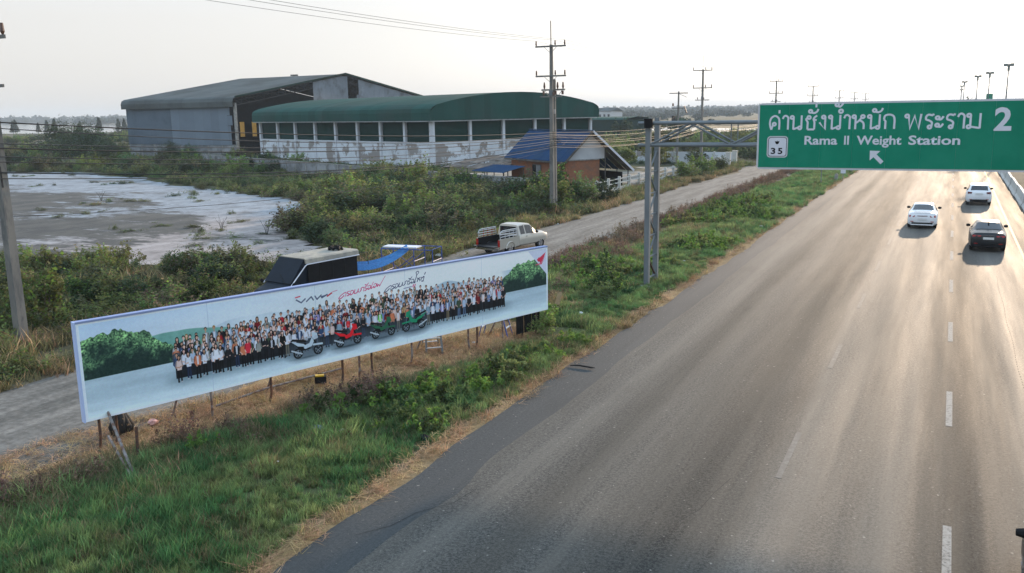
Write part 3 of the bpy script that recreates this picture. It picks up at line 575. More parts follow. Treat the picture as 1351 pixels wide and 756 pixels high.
# dead brown weeds between verge and dirt road, and in the shade behind the braces
X, Y, r = pts_in(-18.9, -13.6, 28, 120, 3400, 15); n = fbm(X, Y, 4, 16); lim = np.where(Y < 46, -15.0, -16.6)
keep = (X < lim + (n - .5) * 4) & (r.random(X.size) < .25 + n * .8); X1, Y1 = X[keep], Y[keep]
X, Y, r = pts_in(-18.5, -13, 9, 21.5, 900, 17); n = fbm(X, Y, 1.5, 18); keep = (np.abs(X - bb_x(Y) - 1.45) < .75) & (n > .44); X1 = np.concatenate([X1, X[keep]]); Y1 = np.concatenate([Y1, Y[keep]])
scatter('dead_weeds', 'deadp', np.stack([X1, Y1, ground_z(X1, Y1)], 1), np.random.default_rng(5).uniform(.5, 1.1, X1.size), seed=19, label='brown dead weeds')
# scrub west of the dirt road
def blocked(X, Y):
    b = inpoly(X, Y, SALT)
    b |= (Y > 73 + (-(X + 32)) * .5) & (X > -64) & (X < -27.5) & (Y < 125)     # yard behind the walls
    b |= inpoly(X, Y, [(-66.3, 107), (-117, 127), (-100, 170), (-50, 150)]) | inpoly(X, Y, [(-156, 131), (-121, 130), (-118, 200), (-156, 200)])
    return b
X, Y, r = pts_in(-60, -25, 16, 96, 5200, 20); n = fbm(X, Y, 6, 21)
keep = (~blocked(X, Y)) & (X < -26.3 + (n - .5) * 2.0 - np.clip((Y - 60) / 60, 0, 1)) & (r.random(X.size) < .20 + .7 * n) & ((X < -27.2) | (Y < 75))
far_lim = (X > -60) ; keep &= far_lim; X, Y, n = X[keep], Y[keep], n[keep]
near_edge = np.clip((-26 - X) / 3.0, .35, 1)
big_ = np.where(fbm(X, Y, 3.2, 77) > .52, 1.22, .60) * np.where(r.random(X.size) < .10, 1.2, 1.0)
hz = big_ * np.where(Y < 42, .56, .62 + .35 * np.clip((Y - 44) / 12, 0, 1)) * near_edge * (.6 + .8 * n) * r.uniform(.7, 1.25, X.size)
scatter('scrub', 'bushes', np.stack([X, Y, ground_z(X, Y)], 1), np.stack([hz * 1.15, hz * 1.15, hz * 1.0], 1), seed=22, label='green scrub thicket')
X, Y, r = pts_in(-140, -24.5, 14, 128, 7500, 23); n = fbm(X, Y, 4, 24)
keep = (~blocked(X, Y)) & (X < -25.0 + (n - .5) * 1.6) & (r.random(X.size) < .9) & ((X > -62) | (Y > 70)); X, Y, n = X[keep], Y[keep], n[keep]
sc_ = r.uniform(.45, .95, X.size) * (.6 + .7 * n); scatter('low_scrub', 'lowscrub', np.stack([X, Y, ground_z(X, Y)], 1), np.stack([sc_ * 1.3, sc_ * 1.3, sc_], 1), seed=25, label='low brown and olive scrub')
X, Y, r = pts_in(-125, -32, 30, 90, 420, 51); n = fbm(X, Y, 9, 52); keep = inpoly(X, Y, SALT) & (n > .56); X, Y = X[keep], Y[keep]
scatter('salt_scrub', 'lowscrub', np.stack([X, Y, X * 0 - .06], 1), np.stack([r.uniform(.3, 1.0, X.size)] * 2 + [r.uniform(.15, .45, X.size)], 1), seed=53, label='small low clumps of scrub on the salt flat')
# tall grass beside the fence and pole, olive
X, Y, r = pts_in(-29, -24.3, 12, 122, 3600, 26); n = fbm(X, Y, 3, 27); keep = (n > .4) & (X < -24.8 + (n - .5) * 2 + np.clip((Y - 85) / 30, 0, 2)); X, Y, n = X[keep], Y[keep], n[keep]
scatter('tall_grass', 'olive', np.stack([X, Y, ground_z(X, Y)], 1), r.uniform(.8, 1.8, X.size), seed=28, label='tall olive grass beside the dirt road')
X, Y, r = pts_in(-60, -26, 16, 80, 2600, 55); n = fbm(X, Y, 3.5, 56); keep = (n > .56) & ~blocked(X, Y); X, Y = X[keep], Y[keep]
scatter('reeds', 'olive', np.stack([X, Y, ground_z(X, Y) + .1], 1), r.uniform(1.4, 2.6, X.size), seed=57, label='tall dry reeds between the shrubs')
# mid distance scrub behind salt flat and around the shed
X, Y, r = pts_in(-330, -20, 84, 330, 7000, 30); n = fbm(X, Y, 22, 31)
inp = np.zeros(X.shape, bool)
for p in PONDS: inp |= inpoly(X, Y, p)
keep = (~blocked(X, Y)) & (~inp) & (r.random(X.size) < np.clip((n - .38) * 3.5, .03, 1)) & (Y > 60 - .35 * X * .6 - 30) & ~((X > -29) & (Y < 126)); keep &= ~((X > -31) & (X < 0) & (Y < 135))
keep &= (X < -12); X, Y, n = X[keep], Y[keep], n[keep]; sc_ = r.uniform(.8, 1.9, X.size) * (.6 + .6 * n)
scatter('far_scrub', 'bushes', np.stack([X, Y, ground_z(X, Y)], 1), sc_, seed=32, label='distant scrub')
# tree belts towards the horizon, one mass
r = np.random.default_rng(33); PP = []; SS = []
for (dist, cnt, hmin, hmax, zone) in ((520, 300, 1.2, 2.4, .5), (800, 500, 2.0, 3.6, .45), (1150, 800, 3.0, 5.5, .40), (1700, 1000, 4.5, 8, .35), (2500, 1100, 7, 12, .2)):
    a = r.uniform(math.radians(-64), math.radians(4), cnt); d = dist * r.uniform(.86, 1.14, cnt); X = np.sin(a) * d; Y = np.cos(a) * d; n = fbm(X, Y, dist * .12, 34)
    inp = np.zeros(X.shape, bool)
    for p in PONDS: inp |= inpoly(X, Y, p)
    keep = (n > zone) & ~inp & ~((np.abs(X) < 26) & (X > -34)); s_ = r.uniform(hmin, hmax, keep.sum()); PP.append(np.stack([X[keep], Y[keep], -.1 + 0 * s_], 1)); SS.append(np.stack([s_ * 1.5, s_ * 1.5, s_], 1))
scatter('distant_woods', 'fartrees', np.vstack(PP), np.vstack(SS), seed=35, label='hazy belts of trees on the horizon')

# ------------------------------------------------------------------ lettering
def cat_rom(pts, n=6):
    P = [np.array(p, float) for p in pts]
    if len(P) < 3: return P
    Q = [2 * P[0] - P[1]] + P + [2 * P[-1] - P[-2]]; out = []
    for i in range(1, len(Q) - 2):
        for k in range(n):
            t = k / n; a, b, c, d = Q[i - 1], Q[i], Q[i + 1], Q[i + 2]
            out.append(.5 * ((2 * b) + (c - a) * t + (2 * a - 5 * b + 4 * c - d) * t * t + (3 * b - a - 3 * c + d) * t ** 3))
    return out + [P[-1]]
def ring(cx, cy, r=.10, n=12, a0=0): return [(cx + r * math.cos(a0 + 2 * PI * k / n), cy + r * math.sin(a0 + 2 * PI * k / n)) for k in range(n + 1)]
# every glyph: (advance, [(kind, points)...]) kind 's' straight joints, 'c' curve, 'o' loop
TH = {
 'do': (.86, [('o', (.36, .40)), ('s', [(.28, .34), (.17, .0)]), ('c', [(.17, .0), (.07, .42), (.14, .82), (.40, 1.0), (.64, .84), (.70, .55), (.70, .0)])]),
 'aa': (.56, [('c', [(.06, .78), (.14, .96), (.28, 1.0), (.42, .86), (.42, .6), (.42, .0)])]),
 'no': (.92, [('o', (.12, .88)), ('s', [(.22, .88), (.22, .0)]), ('s', [(.22, .02), (.58, .17)]), ('o', (.64, .12)), ('s', [(.74, .12), (.74, 1.02)])]),
 'cho': (.90, [('o', (.30, .86)), ('c', [(.20, .84), (.12, .72), (.22, .52), (.22, .3), (.22, .0)]), ('s', [(.22, .0), (.66, .0)]), ('c', [(.66, .0), (.66, .5), (.60, .72), (.66, .86), (.82, 1.0)]), ('s', [(.58, .72), (.80, .66)])]),
 'ngo': (.66, [('o', (.34, .88)), ('s', [(.45, .88), (.45, .0), (.08, .50)])]),
 'ho': (.96, [('o', (.12, .88)), ('s', [(.22, .88), (.22, .0)]), ('c', [(.22, .42), (.42, .58), (.58, .80)]), ('o', (.66, .88)), ('c', [(.50, .62), (.68, .48), (.74, .30), (.74, .0)])]),
 'ko': (.88, [('s', [(.18, .0), (.18, .55), (.08, .66)]), ('c', [(.08, .66), (.14, .92), (.40, 1.0), (.64, .90), (.72, .62), (.72, .3), (.72, .0)])]),
 'pho': (1.04, [('o', (.03, .88)), ('s', [(.13, .88), (.22, .0), (.48, .90), (.74, .0), (.86, 1.02)])]),
 'ro': (.66, [('o', (.34, .12)), ('c', [(.44, .14), (.46, .42), (.30, .56), (.12, .64), (.12, .84), (.26, .96), (.50, .90)]), ('s', [(.50, .90), (.54, 1.02)])]),
 'a': (.56, [('o', (.12, .74)), ('c', [(.14, .64), (.32, .64), (.46, .84)]), ('o', (.12, .24)), ('c', [(.14, .14), (.32, .14), (.46, .34)])]),
 'mo': (.96, [('o', (.12, .88)), ('s', [(.22, .88), (.22, .16)]), ('o', (.14, .12)), ('s', [(.24, .12), (.76, .03)]), ('s', [(.76, .0), (.76, 1.02)])]),
 'hanakat': (0, [('o', (-.52, 1.30)), ('c', [(-.44, 1.20), (-.26, 1.18), (-.10, 1.28), (-.02, 1.46)])]),
 'ek': (0, [('s', [(-.16, 1.58), (-.16, 1.84)])]), 'ek_low': (0, [('s', [(-.18, 1.18), (-.18, 1.42)])]),
 'nikhahit': (0, [('o2', (-.16, 1.28))]),
 'tho': (0, [('o', (-.42, 1.74)), ('c', [(-.34, 1.62), (-.20, 1.62), (-.02, 1.86)])]),
}
LINE = ['do', 'ek_low', 'aa', 'no', 'cho', 'hanakat', 'ek', 'ngo', 'no', 'nikhahit', 'tho', 'aa', 'ho', 'no', 'hanakat', 'ko', ' ', 'pho', 'ro', 'a', 'ro', 'aa', 'mo']
def ribbon(mb, pts, w, y, dy):
    """flat stroke of width w in the XZ plane with round ends, front face at y, thickness dy"""
    P = [np.array(p, float) for p in pts]; L_ = []; R_ = []
    closed = np.linalg.norm(P[0] - P[-1]) < 1e-6
    for i, p in enumerate(P):
        a = P[i - 1] if i else (P[-2] if closed else p); b = P[i + 1] if i < len(P) - 1 else (P[1] if closed else p); d = b - a; d /= max(np.linalg.norm(d), 1e-9)
        n = np.array([-d[1], d[0]]); k = 1.0
        if 0 < i < len(P) - 1:
            d1 = (p - a) / max(np.linalg.norm(p - a), 1e-9); k = 1 / max(.55, abs(float(np.dot(np.array([-d1[1], d1[0]]), n))))
        L_.append(p + n * w / 2 * k); R_.append(p - n * w / 2 * k)
    n = len(P); vs = [(q[0], y, q[1]) for q in L_] + [(q[0], y, q[1]) for q in R_] + [(q[0], y + dy, q[1]) for q in L_] + [(q[0], y + dy, q[1]) for q in R_]
    fs = []
    for i in range(n - 1): fs += [(i, i + 1, n + i + 1, n + i), (2 * n + i, 3 * n + i, 3 * n + i + 1, 2 * n + i + 1), (i, 2 * n + i, 2 * n + i + 1, i + 1), (n + i, n + i + 1, 3 * n + i + 1, 3 * n + i)]
    mb.add(vs, fs)
def glyph_strokes(key, ox, oz, s, sx=None):
    sx = sx or s; out = []
    for kind, p in TH[key][1]:
        if kind == 'o': q = ring(p[0], p[1], .105)
        elif kind == 'o2': q = ring(p[0], p[1], .12)
        elif kind == 'c': q = cat_rom(p)
        else: q = p
        out.append([(ox + a[0] * sx, oz + a[1] * s) for a in q])
    return out
def thai(par, keys, x0, x1, z0, s, w, y, dy):
    tot = sum(.55 if k == ' ' else TH[k][0] for k in keys); sx = (x1 - x0) / tot; x = x0; j = 0
    for k in keys:
        if k == ' ': x += .55 * sx; continue
        mb = MB()
        for st in glyph_strokes(k, x, z0, s, sx):
            j += 1; ribbon(mb, st, w, y - .0002 * (j % 5), dy)
        mb.build('letter', 'sign_white', par)
        x += TH[k][0] * sx
def text_mesh(name, body, mat, parent, x0, x1, z0, zh, y, bold=.0, thick=.004):
    """upright lettering facing -Y, fitted into x0..x1 with capitals zh high"""
    c = bpy.data.curves.new(name, 'FONT'); c.body = body; c.size = 1; c.offset = bold; c.extrude = .0; c.resolution_u = 3
    t = bpy.data.objects.new(name, c); COL.objects.link(t); bpy.context.view_layer.update()
    me = bpy.data.meshes.new_from_object(t.evaluated_get(bpy.context.evaluated_depsgraph_get())); bpy.data.objects.remove(t); bpy.data.curves.remove(c)
    a = np.array([v.co[:] for v in me.vertices]); mn, mx = a.min(0), a.max(0); caps = .70
    co = np.stack([x0 + (a[:, 0] - mn[0]) / (mx[0] - mn[0]) * (x1 - x0), np.full(len(a), y - thick), z0 + a[:, 1] / caps * zh], 1)
    me.vertices.foreach_set('co', co.astype(np.float32).ravel()); me.materials.clear(); me.materials.append(MAT[mat]); me.update()
    o = bpy.data.objects.new(name, me); COL.objects.link(o); o.parent = parent; return o
def rrect(x0, x1, z0, z1, r, n=6):
    out = []
    for cx, cz, a in ((x1 - r, z1 - r, 0), (x0 + r, z1 - r, 90), (x0 + r, z0 + r, 180), (x1 - r, z0 + r, 270)):
        for k in range(n + 1): t = math.radians(a + 90 * k / n); out.append((cx + r * math.cos(t), cz + r * math.sin(t)))
    return out

# ------------------------------------------------------------------ gantry and green sign
GY0, GY1 = 37.84, 39.15
g = thing('sign_gantry', 'grey galvanised steel truss gantry on twin lattice-braced posts spanning the road', 'gantry', (-11.9, 38.4, 0))
def loc(o, p): return Vector(p) - Vector(o.location)
def gbar(name, p, q, r, parent=g, mat='galvanised'):
    return MB().tube([loc(g, p), loc(g, q)], r, 8).build(name, mat, parent, smooth=False)
for yy in (GY0, GY1):
    po = MB().box(loc(g, (-11.99, yy - .11, -.1)), loc(g, (-11.77, yy + .11, 7.35 if yy == GY0 else 7.45))).build('post', 'galvanised', g)
    MB().box(loc(g, (-12.2, yy - .3, -.1)), loc(g, (-11.6, yy + .3, .06))).build('footing', 'concrete', g)
    for z in (6.28, 7.22): gbar('chord', (-12.35, yy, z), (7.2, yy, z), .075)
zz = [.35, 1.3, 2.25, 3.2, 4.15, 5.1, 5.95]
for i in range(len(zz) - 1):
    a, b = (GY0 + .1, GY1 - .1) if i % 2 else (GY1 - .1, GY0 + .1)
    MB().bar(loc(g, (-11.88, a, zz[i])), loc(g, (-11.88, b, zz[i + 1])), .06).build('brace', 'rust' if i in (0,) else 'galvanised', g)
    MB().bar(loc(g, (-11.86, GY0, zz[i])), loc(g, (-11.86, GY1, zz[i])), .05).build('brace', 'galvanised', g)
for yy in (GY0, GY1):
    xs = np.arange(-11.8, 7.0, 1.75)
    for i in range(len(xs) - 1):
        a, b = (6.3, 7.2) if i % 2 == 0 else (7.2, 6.3)
        gbar('web_member', (xs[i], yy, a), (xs[i + 1], yy, b), .045)
    for i in range(2, len(xs), 2): gbar('web_member', (xs[i], yy, 6.3), (xs[i], yy, 7.2), .025)
for x_ in np.arange(-11.8, 7.0, 3.5): gbar('web_member', (x_, GY0, 7.22), (x_ + .1, GY1, 7.22), .03); gbar('web_member', (x_, GY0, 6.28), (x_ + .1, GY1, 6.28), .03)
MB().box(loc(g, (-12.02, GY0 - .22, 7.02)), loc(g, (-11.66, GY0 - .1, 7.42))).build('junction_box', 'black', g)
for yy in (GY0, GY1): MB().box(loc(g, (6.6, yy - .11, -.1)), loc(g, (6.82, yy + .11, 7.35))).build('post', 'galvanised', g)
sx0, sx1, sz0, sz1, SY_ = -7.17, 2.72, 5.33, 7.98, 37.55
sgn = thing('road_sign', 'large green overhead road sign with white Thai and English lettering and a left arrow', 'road sign', (-2.2, SY_, 5.33))
S0 = Vector(sgn.location)
def sm(): return MB()
mb = sm(); mb.prism([(a - S0.x, b - S0.z) for a, b in rrect(sx0, sx1, sz0, sz1, .16)], 1, 0.0, .05); mb.build('border', 'sign_edge', sgn)
# the face is made of upright panels with fine joints
px_ = [sx0 + .075] + list(np.arange(sx0 + 1.24, sx1 - .3, 1.22)) + [sx1 - .075]
for i in range(len(px_) - 1):
    poly = [(px_[i] + .002, sz0 + .075), (px_[i + 1] - .002, sz0 + .075), (px_[i + 1] - .002, sz1 - .075), (px_[i] + .002, sz1 - .075)]
    MB().prism([(a - S0.x, b - S0.z) for a, b in poly], 1, -.012 - .0006 * (i % 2), -.001).build('panel', 'sign_green', sgn)
for zq in (5.9, 6.7, 7.5): MB().box((sx0 + .2 - S0.x, .051, zq - S0.z), (sx1 - .2 - S0.x, .12, zq + .06 - S0.z)).build('rail', 'galvanised', sgn)
for xq in np.arange(sx0 + .6, sx1, 2.2): MB().box((xq - S0.x, .121, 6.2 - S0.z), (xq + .07 - S0.x, .25, 7.3 - S0.z)).build('bracket', 'galvanised', sgn)
YF = -.016
thai(sgn, LINE, -6.72 - S0.x, 1.02 - S0.x, 6.92 - S0.z, .545, .074, YF, .004)
text_mesh('numeral', '2', 'sign_white', sgn, 1.36 - S0.x, 1.93 - S0.x, 6.86 - S0.z, .80, YF, .028)
for wd, a, b in (('Rama', -5.30, -4.05), ('II', -3.80, -3.62), ('Weight', -3.34, -1.72), ('Station', -1.48, .30)):
    text_mesh('latin_lettering', wd, 'sign_white', sgn, a - S0.x, b - S0.x, 6.33 - S0.z, .335, YF, .024)
mb = MB(); ax_, az_ = -2.62 - S0.x, 5.88 - S0.z     # arrow to the upper left
R45 = lambda u, v: (ax_ + (u * -.7071 + v * .7071), az_ + (u * .7071 + v * .7071))
head = [(.30, 0), (.02, -.26), (.02, -.075), (-.36, -.075), (-.36, .075), (.02, .075), (.02, .26)]
P = [(q[0], YF - .004, q[1]) for q in (R45(*h) for h in head)]
mb.add(P, [(3, 4, 5, 2), (0, 1, 6)]); mb.build('arrow', 'sign_white', sgn)
sh = MB(); sh.prism([(a - S0.x, b - S0.z) for a, b in rrect(-6.76, -5.94, 5.80, 6.66, .13)], 1, YF - .002, YF + .006); sh_o = sh.build('route_shield', 'sign_edge', sgn)
mb = MB(); mb.prism([(a - S0.x, b - S0.z) for a, b in rrect(-6.715, -5.985, 5.845, 6.615, .10)], 1, YF - .004, YF - .0025); mb.build('shield_rim', 'black', sh_o)
mb = MB(); mb.prism([(a - S0.x, b - S0.z) for a, b in rrect(-6.695, -6.005, 5.865, 6.595, .09)], 1, YF - .006, YF - .0045); mb.build('shield_face', 'sign_white', sh_o)
t_ = text_mesh('numeral', '3', 'black', sh_o, -6.60 - S0.x, -6.42 - S0.x, 5.95 - S0.z, .235, YF - .005, .03); t_ = text_mesh('numeral', '5', 'black', sh_o, -6.32 - S0.x, -6.14 - S0.x, 5.95 - S0.z, .235, YF - .005, .03)
em = [(-.10, .06), (-.07, -.01), (-.045, .05), (-.02, .015), (0, .075), (.02, .015), (.045, .05), (.07, -.01), (.10, .06), (.055, -.06), (0, -.09), (-.055, -.06)]
mb = MB(); cxm, czm = -6.36 - S0.x, 6.42 - S0.z
mb.add([(cxm, YF - .0085, czm - .03)] + [(cxm + a, YF - .0085, czm + b) for a, b in em], [(0, i + 1, (i + 1) % 12 + 1) for i in range(12)]); mb.build('emblem', 'black', sh_o)

# ------------------------------------------------------------------ long banner: the printed picture is drawn into an image here
PW, PH = 16.02, 2.37
IW, IH = 3204, 474
class Pix:
    def __init__(s): s.a = np.zeros((IH, IW, 3)); s.k = IW / PW; s.yy, s.xx = np.mgrid[0:IH, 0:IW]; s.u = (s.xx + .5) / s.k; s.v = (s.yy + .5) / s.k
    def win(s, x0, x1, y0, y1):
        a = max(0, int(x0 * s.k) - 1); b = min(IW, int(x1 * s.k) + 2); c = max(0, int(y0 * s.k) - 1); d = min(IH, int(y1 * s.k) + 2); return (slice(c, d), slice(a, b))
    def put(s, W, m, col):
        c = np.asarray(col, float); s.a[W] = s.a[W] * (1 - m[..., None]) + c * m[..., None]
    def ell(s, cx, cy, rx, ry, col, soft=.012, al=1.):
        W = s.win(cx - rx * 1.2, cx + rx * 1.2, cy - ry * 1.2, cy + ry * 1.2); d = np.sqrt(((s.u[W] - cx) / rx) ** 2 + ((s.v[W] - cy) / ry) ** 2)
        s.put(W, np.clip((1 - d) * min(rx, ry) / soft + .5, 0, 1) * al, col)
    def line(s, pts, w, col, w2=None, al=1.):
        pts = [np.array(p, float) for p in pts]; n = len(pts)
        for i in range(n - 1):
            p, q = pts[i], pts[i + 1]; ww = w if w2 is None else w + (w2 - w) * i / max(1, n - 1); m_ = ww + .02
            W = s.win(min(p[0], q[0]) - m_, max(p[0], q[0]) + m_, min(p[1], q[1]) - m_, max(p[1], q[1]) + m_)
            if s.u[W].size == 0: continue
            d = q - p; L2 = max(1e-9, d @ d); t = np.clip(((s.u[W] - p[0]) * d[0] + (s.v[W] - p[1]) * d[1]) / L2, 0, 1)
            r = np.hypot(s.u[W] - p[0] - t * d[0], s.v[W] - p[1] - t * d[1]); s.put(W, np.clip((ww / 2 - r) / .008 + .5, 0, 1) * al, col)
    def poly(s, P, col, al=1.):
        xs = [p[0] for p in P]; ys = [p[1] for p in P]; W = s.win(min(xs), max(xs), min(ys), max(ys))
        if s.u[W].size == 0: return
        s.put(W, inpoly(s.u[W], s.v[W], P).astype(float) * al, col)
def draw_banner():
    p = Pix(); u, v = p.u, p.v; rng = np.random.default_rng(5)
    # sky
    sky_ = np.array([.50, .62, .80]) * (1 - np.clip(v / 2.37, 0, 1))[..., None] ; sky_ = np.array([.96, .99, 1.0]) - (np.array([.20, .12, .02]) * np.clip((v - 1.0) / 1.4, 0, 1)[..., None]) * np.clip(1 - u / 9, 0, 1)[..., None]
    cl = fbm(u, v * 4, 2.2, 60); sky_ = sky_ + (cl - .5)[..., None] * .10 + np.clip(u / 16, 0, 1)[..., None] * np.array([.02, .01, -.01]); p.a[:] = sky_
    # hills
    for amp, base, c, sd, xa, xb in ((.30, 1.62, (.62, .74, .82), 61, 0, 16), (.34, 1.56, (.42, .66, .60), 62, .8, 4.9), (.25, 1.34, (.42, .66, .56), 63, 0, 4.2)):
        h = base + amp * fbm(u, u * 0, 1.8, sd) * np.clip((xb - u) / 1.2, 0, 1) * np.clip((u - xa + .4) / .8, 0, 1) * 1.6 - .12; m = np.clip((h - v) / .02, 0, 1) * (.85 if xb < 10 else np.clip((fbm(u, u * 0, 3, 66) - .42) * 5, 0, .6)); m *= (u < xb)
        tex = (fbm(u, v, .12, sd + 3) - .5) * .13; p.a = p.a * (1 - m[..., None]) + (np.array(c) + tex[..., None]) * m[..., None]
    hh = 1.62 + .18 * np.exp(-((u - 11.3) / .55) ** 2) ; m = np.clip((hh - v) / .03, 0, 1) * (np.abs(u - 11.3) < 1.5) * .55; p.a = p.a * (1 - m[..., None]) + np.array([.55, .68, .78]) * m[..., None]
    # road
    gl = .99 + .02 * np.sin(u) ; m = np.clip((gl - v) / .012 + .5, 0, 1); rd = np.array([.74, .83, .88]) + (fbm(u * .35, v * 3, .35, 70) - .5)[..., None] * .12 + (np.clip((.55 - v) / .55, 0, 1)[..., None]) * np.array([.20, .19, .17])
    p.a = p.a * (1 - m[..., None]) + rd * m[..., None]
    # trees left and right
    def trees(xa, xb, top, seed, low):
        m = (u > xa) & (u < xb); hgt = top(u) + (fbm(u, u * 0, .5, seed) - .5) * .42 + (fbm(u, u * 0, .13, seed + 1) - .5) * .16; m &= (v < hgt) & (v > low)
        n = fbm(u, v, .28, seed + 2); n2 = .4 * fbm(u, v, .07, seed + 3) + .6 * vnoise(u, v, .028, seed + 7); hf = np.clip((v - low) / np.maximum(hgt - low, .05), 0, 1)
        b = np.clip((hf - .30) * 1.5 + (n - .5) * 2.2, 0, 1) * np.clip(n2 * 1.9 - .3, 0, 1.2); c = np.array([.12, .22, .20]) + b[..., None] * np.array([.50, .62, .36]) + (n2 - .5)[..., None] * .10
        p.a = np.where(m[..., None], c, p.a)
    trees(1.9, 2.5, lambda u: 1.42 - .0 * u, 80, 1.0); trees(.0, 2.12, lambda u: 2.02 - .22 * np.clip(u - .8, 0, 9) - .55 * np.clip(u - 1.55, 0, 9), 84, 1.0)
    trees(13.55, 16.02, lambda u: 1.50 + .36 * np.clip(u - 13.7, 0, 1.3) - .2 * np.clip(u - 15.3, 0, 1), 90, .97)
    # shade on the road under the crowd
    m = np.exp(-((v - .52) / .16) ** 2) * np.clip((u - 1.9) / .5, 0, 1) * np.clip((14.3 - u) / .6, 0, 1) * .60; p.a = p.a * (1 - m[..., None]) + np.array([.42, .52, .57]) * m[..., None]
    m = ((v > .55) & (v < .98) & (u > 2.25) & (u < 13.85)); m = m * np.clip((v - .5) / .1, 0, 1); p.a = np.where((m > 0)[..., None], np.array([.10, .12, .15]) + (fbm(u, v, .09, 95) - .5)[..., None] * .07, p.a)
    skin = [(.86, .68, .60), (.78, .60, .50), (.92, .76, .70)]; tops = [(.88, .90, .95)] * 7 + [(.70, .78, .88)] * 3 + [(.10, .11, .14)] * 6 + [(.20, .30, .45), (.45, .55, .72), (.62, .60, .82), (.75, .15, .20), (.50, .12, .14), (.85, .50, .35), (.60, .62, .60), (.25, .32, .25), (.72, .60, .45), (.55, .66, .74), (.35, .38, .42), (.90, .80, .78)]
    legs = [(.04, .045, .06)] * 6 + [(.12, .18, .30), (.50, .45, .36), (.35, .45, .58), (.06, .06, .07)]
    def person(x, foot, h, row, top=None):
        s = h / 1.0; hd = foot + h; sk = skin[rng.integers(3)]; tc = top or tops[rng.integers(len(tops))]; lc = legs[rng.integers(len(legs))]; hair = (.05, .04, .045) if rng.random() < .93 else (.55, .40, .12)
        wd = .085 * s * 1.15 * rng.uniform(.9, 1.12); sh = hd - .19 * s
        if row == 0:
            for sd in (-1, 1): p.line([(x + sd * .035 * s, foot + .50 * s), (x + sd * (.045 + .02 * rng.random()) * s, foot + .03 * s)], .058 * s, lc); p.ell(x + sd * .055 * s, foot + .015, .035 * s, .018, (.75, .75, .78) if rng.random() < .5 else (.05, .05, .05))
        p.poly([(x - wd * .8, foot + .46 * s), (x + wd * .8, foot + .46 * s), (x + wd * 1.08, sh - .03), (x + wd * .7, sh + .02 * s), (x - wd * .7, sh + .02 * s), (x - wd * 1.08, sh - .03)], tc)
        dk = tuple(c * .72 for c in tc)
        for sd in (-1, 1):
            el = (x + sd * wd * 1.22, foot + .60 * s); p.line([(x + sd * wd * .95, sh - .03 * s), el], .045 * s, dk)
            hn = (x + sd * wd * rng.uniform(.1, 1.0), foot + rng.uniform(.44, .62) * s); p.line([el, hn], .034 * s, sk if rng.random() < .6 else tc); p.ell(*hn, .022 * s, .022 * s, sk)
        if rng.random() < .35: p.poly([(x - .02, foot + .5 * s), (x + .02, foot + .5 * s), (x + .03, sh), (x - .03, sh)], tops[rng.integers(7)], .9)
        lng = rng.random() < .4
        if lng: p.ell(x, hd - .10 * s, .058 * s, .105 * s, hair)
        p.ell(x, hd - .045 * s, .050 * s, .058 * s, hair); p.ell(x, hd - .072 * s, .040 * s, .052 * s, sk); p.line([(x, hd - .13 * s), (x, sh)], .03 * s, sk)
    def crowd(row, base, h, step, x0, x1, dy):
        xs = []; x = x0
        while x < x1: xs.append(x); x += step * rng.uniform(.82, 1.18)
        for x in xs: person(x, base(x) + dy * rng.uniform(-1, 1), h * rng.uniform(.94, 1.07), row)
    arch = lambda x: .10 * math.sin(PI * (x - 2.2) / 11.6)
    for b0, k0, xa_, st_ in ((.90, 1.5, 2.6, .23), (.83, 1.2, 2.35, .20), (.75, .9, 2.3, .19), (.67, .6, 2.3, .19)): crowd(1, lambda x: b0 + arch(x) * k0, .74, st_, xa_, 13.75, .035)
    crowd(1, lambda x: .59 + arch(x) * .4, .74, .20, 2.3, 13.8, .03); crowd(1, lambda x: .52 + arch(x) * .2, .74, .20, 2.3, 13.8, .03); crowd(0, lambda x: .45 + .05 * math.exp(-((x - 7.5) / 3) ** 2), .73, .215, 2.35, 13.85, .025)
    person(4.25, .46, .78, 0, (.88, .20, .28)); person(3.35, .47, .78, 0, (.94, .96, 1.0)); person(5.3, .45, .78, 0, (.05, .06, .06))
    # four motorcycles
    def bike(x, y, s, c, face):
        f = face; dk = (.04, .05, .06)
        for wx in (-.30, .36): p.ell(x + f * wx * s, y + .15 * s, .155 * s, .155 * s, dk); p.ell(x + f * wx * s, y + .15 * s, .105 * s, .105 * s, (.55, .62, .66)); p.ell(x + f * wx * s, y + .15 * s, .095 * s, .095 * s, (.16, .20, .24)); [p.line([(x + f * wx * s, y + .15 * s), (x + f * wx * s + .1 * s * math.cos(t), y + .15 * s + .1 * s * math.sin(t))], .018, (.6, .66, .7)) for t in (0.3, 1.55, 2.8, 4.05, 5.3)]
        p.poly([(x - f * .45 * s, y + .50 * s), (x - f * .05 * s, y + .42 * s), (x + f * .12 * s, y + .22 * s), (x - f * .18 * s, y + .20 * s), (x - f * .34 * s, y + .36 * s)], dk)
        p.poly([(x - f * .52 * s, y + .54 * s), (x - f * .1 * s, y + .40 * s), (x - f * .02 * s, y + .30 * s), (x - f * .30 * s, y + .36 * s)], c)
        p.line([(x - f * .05 * s, y + .30 * s), (x + f * .12 * s, y + .34 * s), (x + f * .25 * s, y + .58 * s)], .12 * s, c); p.line([(x + f * .22 * s, y + .52 * s), (x + f * .36 * s, y + .17 * s)], .05 * s, dk)
        p.poly([(x + f * .16 * s, y + .70 * s), (x + f * .34 * s, y + .66 * s), (x + f * .38 * s, y + .50 * s), (x + f * .22 * s, y + .46 * s)], c); p.line([(x + f * .22 * s, y + .32 * s), (x + f * .50 * s, y + .30 * s)], .06 * s, c)
